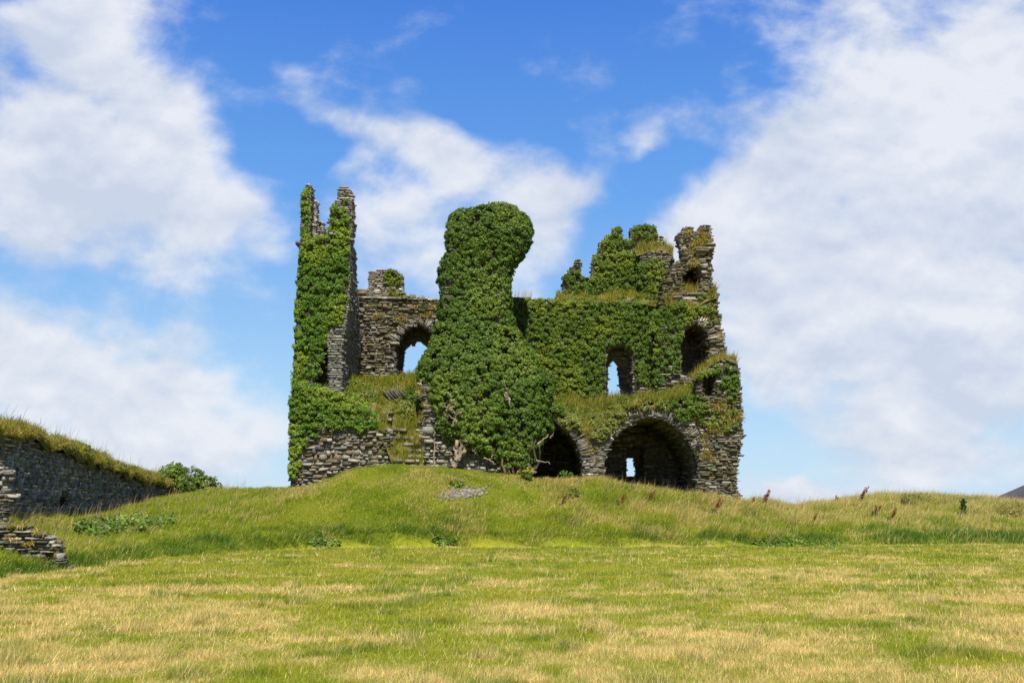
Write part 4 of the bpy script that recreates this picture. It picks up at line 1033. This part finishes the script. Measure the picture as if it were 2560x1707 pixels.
for i, (a, b, s, lab) in enumerate(DOCKS):
    v, f, c = dock_mesh(100 + i); p = ground_at(a, b); o = mesh_obj('dock_plant', v * s * .82, f, M_LEAF, None, c)
    o.location = p; tag(o, lab, 'dock plant', 'dock plants on the bank')
# thistles: dark upright
def weed_mesh(seed, h, col, flower=None):
    r_ = np.random.default_rng(seed); parts = []
    for b in range(5):
        tip = np.array([r_.normal(0, .16), r_.normal(0, .12), h * r_.uniform(.7, 1)]); v, f = tube(wander([0, 0, 0], tip, 6, .015), .014, .007, 5)
        parts.append((v, f, np.tile(np.array(col) * .8, (len(v), 1))))
        m = 70; t_ = r_.uniform(.1, 1, m)[:, None]; P = tip * t_ + r_.normal(0, .05, (m, 3)); parts.append(leaves(P, r_.normal(0, 1, (m, 3)) + [0, 0, .5], .10, np.tile(col, (m, 1)) * r_.uniform(.7, 1.3, (m, 1))))
        if flower is not None:
            m = 12; P = tip + r_.normal(0, .045, (m, 3)); parts.append(leaves(P, r_.normal(0, .5, (m, 3)) + [0, -.3, 1], .06, np.tile(flower, (m, 1))))
    return merge(*parts)
for i, (a, b, h, col, fl, nm, cat, lab) in enumerate((
    (2409,1294,.95,(.05,.085,.015),None,'thistle','thistle','dark upright thistle standing alone on the right bank'),
    (2206,1240,.7,(.06,.09,.02),None,'thistle','thistle','dark thistle on the hummock skyline, leftmost of the skyline three'),
    (2232,1240,.7,(.06,.09,.02),None,'thistle','thistle','dark thistle on the hummock skyline, middle of the skyline three'),
    (2254,1236,.6,(.07,.10,.02),None,'thistle','thistle','small thistle on the hummock skyline, rightmost of the skyline three'),
    (1322,1203,.6,(.10,.17,.02),(.75,.55,.02),'ragwort','flower','yellow flowered ragwort in front of the small dark arch'),
    (1414,1200,.42,(.10,.17,.02),None,'weed','weed','pale green weed on the bank edge inside the small arch'))):
    v, f, c = weed_mesh(200 + i, h, col, fl); p = ground_at(a, b); o = mesh_obj(nm, v, f, M_LEAF, None, c); o.location = p; tag(o, lab, cat)
    if nm == 'thistle': o['group'] = 'thistles on the right bank'

# ================================================================ SKY, SUN, CAMERA
SUN = Vector((.055, -.60, .79)).normalized()
el = math.asin(SUN.z); az = math.atan2(SUN.x, SUN.y)
world = bpy.data.worlds.new('World'); scene.world = world; world.use_nodes = True
nt = world.node_tree; nt.nodes.clear(); L = nt.links.new
out = N(nt, 'ShaderNodeOutputWorld'); bg = N(nt, 'ShaderNodeBackground'); L(bg.outputs[0], out.inputs[0])
sky = N(nt, 'ShaderNodeTexSky', sky_type='NISHITA'); sky.sun_disc = False; sky.sun_elevation = el; sky.sun_rotation = az
sky.altitude = 50; sky.air_density = 1.0; sky.dust_density = .4; sky.ozone_density = 2.5
def math_n(op, a, b=None, clamp=False):
    m = N(nt, 'ShaderNodeMath', operation=op); m.use_clamp = clamp
    for i, v in enumerate((a, b)):
        if v is None: continue
        if isinstance(v, (int, float)): m.inputs[i].default_value = v
        else: L(v, m.inputs[i])
    return m.outputs[0]
tc = N(nt, 'ShaderNodeTexCoord')
def dot(v):
    d = N(nt, 'ShaderNodeVectorMath', operation='DOT_PRODUCT'); L(tc.outputs['Generated'], d.inputs[0]); d.inputs[1].default_value = v; return d.outputs['Value']
# cloud field: world directions projected onto a fixed plane towards +Y, units of photograph pixels
fwd = math_n('MAXIMUM', math_n('ABSOLUTE', dot((0, CP, SP))), .08)
U = math_n('MULTIPLY', math_n('DIVIDE', dot((1, 0, 0)), fwd), F / 1000)
W = math_n('MULTIPLY', math_n('DIVIDE', dot((0, -SP, CP)), fwd), F / 1000)
cmb = N(nt, 'ShaderNodeCombineXYZ'); L(U, cmb.inputs[0]); L(W, cmb.inputs[1])
wn = N(nt, 'ShaderNodeTexNoise', noise_dimensions='2D'); wn.inputs['Scale'].default_value = 3.4; wn.inputs['Detail'].default_value = 2; L(cmb.outputs[0], wn.inputs['Vector'])
ws = N(nt, 'ShaderNodeVectorMath', operation='SUBTRACT'); L(wn.outputs['Color'], ws.inputs[0]); ws.inputs[1].default_value = (.5, .5, .5)
wsc = N(nt, 'ShaderNodeVectorMath', operation='SCALE'); L(ws.outputs[0], wsc.inputs[0]); wsc.inputs['Scale'].default_value = .2
wad = N(nt, 'ShaderNodeVectorMath', operation='ADD'); L(cmb.outputs[0], wad.inputs[0]); L(wsc.outputs[0], wad.inputs[1])
def blob(px, py, rx, ry, rot, amp):
    mp = N(nt, 'ShaderNodeMapping', vector_type='TEXTURE'); L(wad.outputs[0], mp.inputs[0])
    mp.inputs['Location'].default_value = ((px - 1280) / 1000, (853.5 - py) / 1000, 0); mp.inputs['Rotation'].default_value = (0, 0, R(-rot)); mp.inputs['Scale'].default_value = (rx / 1000, ry / 1000, 1)
    ln = N(nt, 'ShaderNodeVectorMath', operation='LENGTH'); L(mp.outputs[0], ln.inputs[0])
    mr = N(nt, 'ShaderNodeMapRange', interpolation_type='SMOOTHSTEP'); mr.inputs[1].default_value = 0; mr.inputs[2].default_value = 1; mr.inputs[3].default_value = amp; mr.inputs[4].default_value = 0
    L(ln.outputs['Value'], mr.inputs[0]); return mr.outputs[0]
BLOBS = [(200,30,520,150,5,1.0),(60,330,420,330,0,.75),(400,470,420,260,15,1.2),(130,480,420,260,0,.8),(620,560,260,140,10,.55),(300,180,380,120,30,.45),
         (150,950,700,300,15,1.15),(500,1080,500,260,8,1.0),(0,760,300,120,10,.3),
         (790,250,180,80,20,.7),(1020,330,260,150,35,.8),(1230,430,340,150,25,.85),(1400,480,200,120,20,.5),(1000,600,460,170,0,.6),(1300,650,300,140,0,.45),
         (1610,310,130,70,20,.5),(1620,370,110,60,-20,.5),(1780,280,260,120,0,.6),
         (2500,200,780,520,0,1.2),(2050,330,420,230,-35,.9),(2300,650,900,420,-10,1.35),(1900,520,420,200,-30,.65),(1800,640,420,260,0,.6),(1950,60,300,140,15,.5),
         (2100,960,620,180,8,.75),(2500,960,420,220,0,.9),(2050,1230,420,70,0,.9),(2480,1180,420,110,0,.75),(2040,1195,70,50,0,1.1),(1940,1225,60,30,0,.8),(2250,1100,500,160,0,.8),(1750,560,260,150,-30,.6),(1990,800,330,180,0,.5),(250,640,420,120,15,.45),(500,700,300,120,20,.3),(330,300,330,200,20,.6),(1120,760,500,160,0,.45),(1010,480,260,170,20,.5),(1330,560,220,140,15,.4),(250,230,420,200,10,.55),(2350,850,520,160,5,.5)]
cov = None
for b in BLOBS:
    v = blob(*b); cov = v if cov is None else math_n('ADD', cov, v)
def puff(dy, scale, detail, rough):
    n_ = N(nt, 'ShaderNodeTexNoise', noise_dimensions='2D'); n_.inputs['Scale'].default_value = scale; n_.inputs['Detail'].default_value = detail; n_.inputs['Roughness'].default_value = rough; n_.inputs['Distortion'].default_value = .12
    v_ = cmb.outputs[0]
    if dy:
        a_ = N(nt, 'ShaderNodeVectorMath', operation='ADD'); L(v_, a_.inputs[0]); a_.inputs[1].default_value = (0, dy, 0); v_ = a_.outputs[0]
    mp_ = N(nt, 'ShaderNodeMapping', vector_type='POINT'); L(v_, mp_.inputs[0]); mp_.inputs['Rotation'].default_value = (0, 0, R(22)); mp_.inputs['Scale'].default_value = (.8, 1.25, 1)
    L(mp_.outputs[0], n_.inputs['Vector']); return n_.outputs['Fac']
p0 = puff(0, 4.2, 9, .56); p1 = puff(.035, 4.2, 6, .56); p2 = puff(0, 14.0, 7, .66)
ns = math_n('ADD', math_n('MULTIPLY', math_n('SUBTRACT', p0, .5), 1.75), math_n('MULTIPLY', math_n('SUBTRACT', p2, .5), .28))
tot = math_n('ADD', math_n('MINIMUM', cov, 1.28), ns)
den = N(nt, 'ShaderNodeMapRange', interpolation_type='SMOOTHSTEP'); den.inputs[1].default_value = .10; den.inputs[2].default_value = 1.08; L(tot, den.inputs[0])
den_c = math_n('MULTIPLY', den.outputs[0], .94)
# sky colour
hs = N(nt, 'ShaderNodeHueSaturation'); hs.inputs['Saturation'].default_value = 1.15; hs.inputs['Value'].default_value = .6; L(sky.outputs[0], hs.inputs['Color'])
elev = dot((0, 0, 1))
gr = N(nt, 'ShaderNodeValToRGB'); L(elev, gr.inputs[0])
gr.color_ramp.elements[0].position = 0.0; gr.color_ramp.elements[0].color = (.56, .77, .98, 1)
gr.color_ramp.elements[1].position = .52; gr.color_ramp.elements[1].color = (.045, .20, .78, 1)
e_ = gr.color_ramp.elements.new(.12); e_.color = (.40, .67, .97, 1)
e_ = gr.color_ramp.elements.new(.30); e_.color = (.15, .41, .93, 1)
g5 = N(nt, 'ShaderNodeVectorMath', operation='SCALE'); L(gr.outputs[0], g5.inputs[0]); g5.inputs['Scale'].default_value = 5.4
blue = N(nt, 'ShaderNodeMix', data_type='RGBA'); blue.inputs[0].default_value = .8; L(hs.outputs[0], blue.inputs[6]); L(g5.outputs[0], blue.inputs[7])
cn = N(nt, 'ShaderNodeTexNoise', noise_dimensions='2D'); cn.inputs['Scale'].default_value = 2.2; cn.inputs['Detail'].default_value = 6; L(wad.outputs[0], cn.inputs['Vector'])
cr = N(nt, 'ShaderNodeMapRange'); cr.inputs[1].default_value = .35; cr.inputs[2].default_value = .65; L(math_n('ADD', math_n('MULTIPLY', cn.outputs['Fac'], .75), math_n('ADD', math_n('MULTIPLY', math_n('SUBTRACT', p0, p1), .75), .125)), cr.inputs[0])
cc = N(nt, 'ShaderNodeMix', data_type='RGBA'); cc.inputs[6].default_value = (3.3, 3.65, 4.35, 1); cc.inputs[7].default_value = (4.5, 4.65, 4.95, 1); L(cr.outputs[0], cc.inputs[0])
mx = N(nt, 'ShaderNodeMix', data_type='RGBA'); L(den_c, mx.inputs[0]); L(blue.outputs[2], mx.inputs[6]); L(cc.outputs[2], mx.inputs[7])
L(mx.outputs[2], bg.inputs['Color']); bg.inputs['Strength'].default_value = .1

sd = bpy.data.lights.new('sun', 'SUN'); sd.energy = 4.6; sd.angle = R(.5); sd.color = (1, .95, .87)
so = bpy.data.objects.new('sun', sd); link(so); so.rotation_euler = (-SUN).to_track_quat('-Z', 'Y').to_euler(); so.location = (-20, -20, 40)
cam = bpy.data.cameras.new('camera'); cam.lens = F * 36 / 2560; cam.sensor_width = 36; cam.clip_end = 12000
co = bpy.data.objects.new('camera', cam); link(co); co.location = (0, 0, EYE); co.rotation_euler = (R(90) + PITCH, 0, 0); scene.camera = co
scene.view_settings.view_transform = 'Standard'; scene.view_settings.look = 'None'; scene.view_settings.gamma = 1; scene.view_settings.exposure = .9
scene.render.engine = 'CYCLES'; scene.cycles.max_bounces = 5; scene.cycles.transmission_bounces = 3; scene.cycles.diffuse_bounces = 3
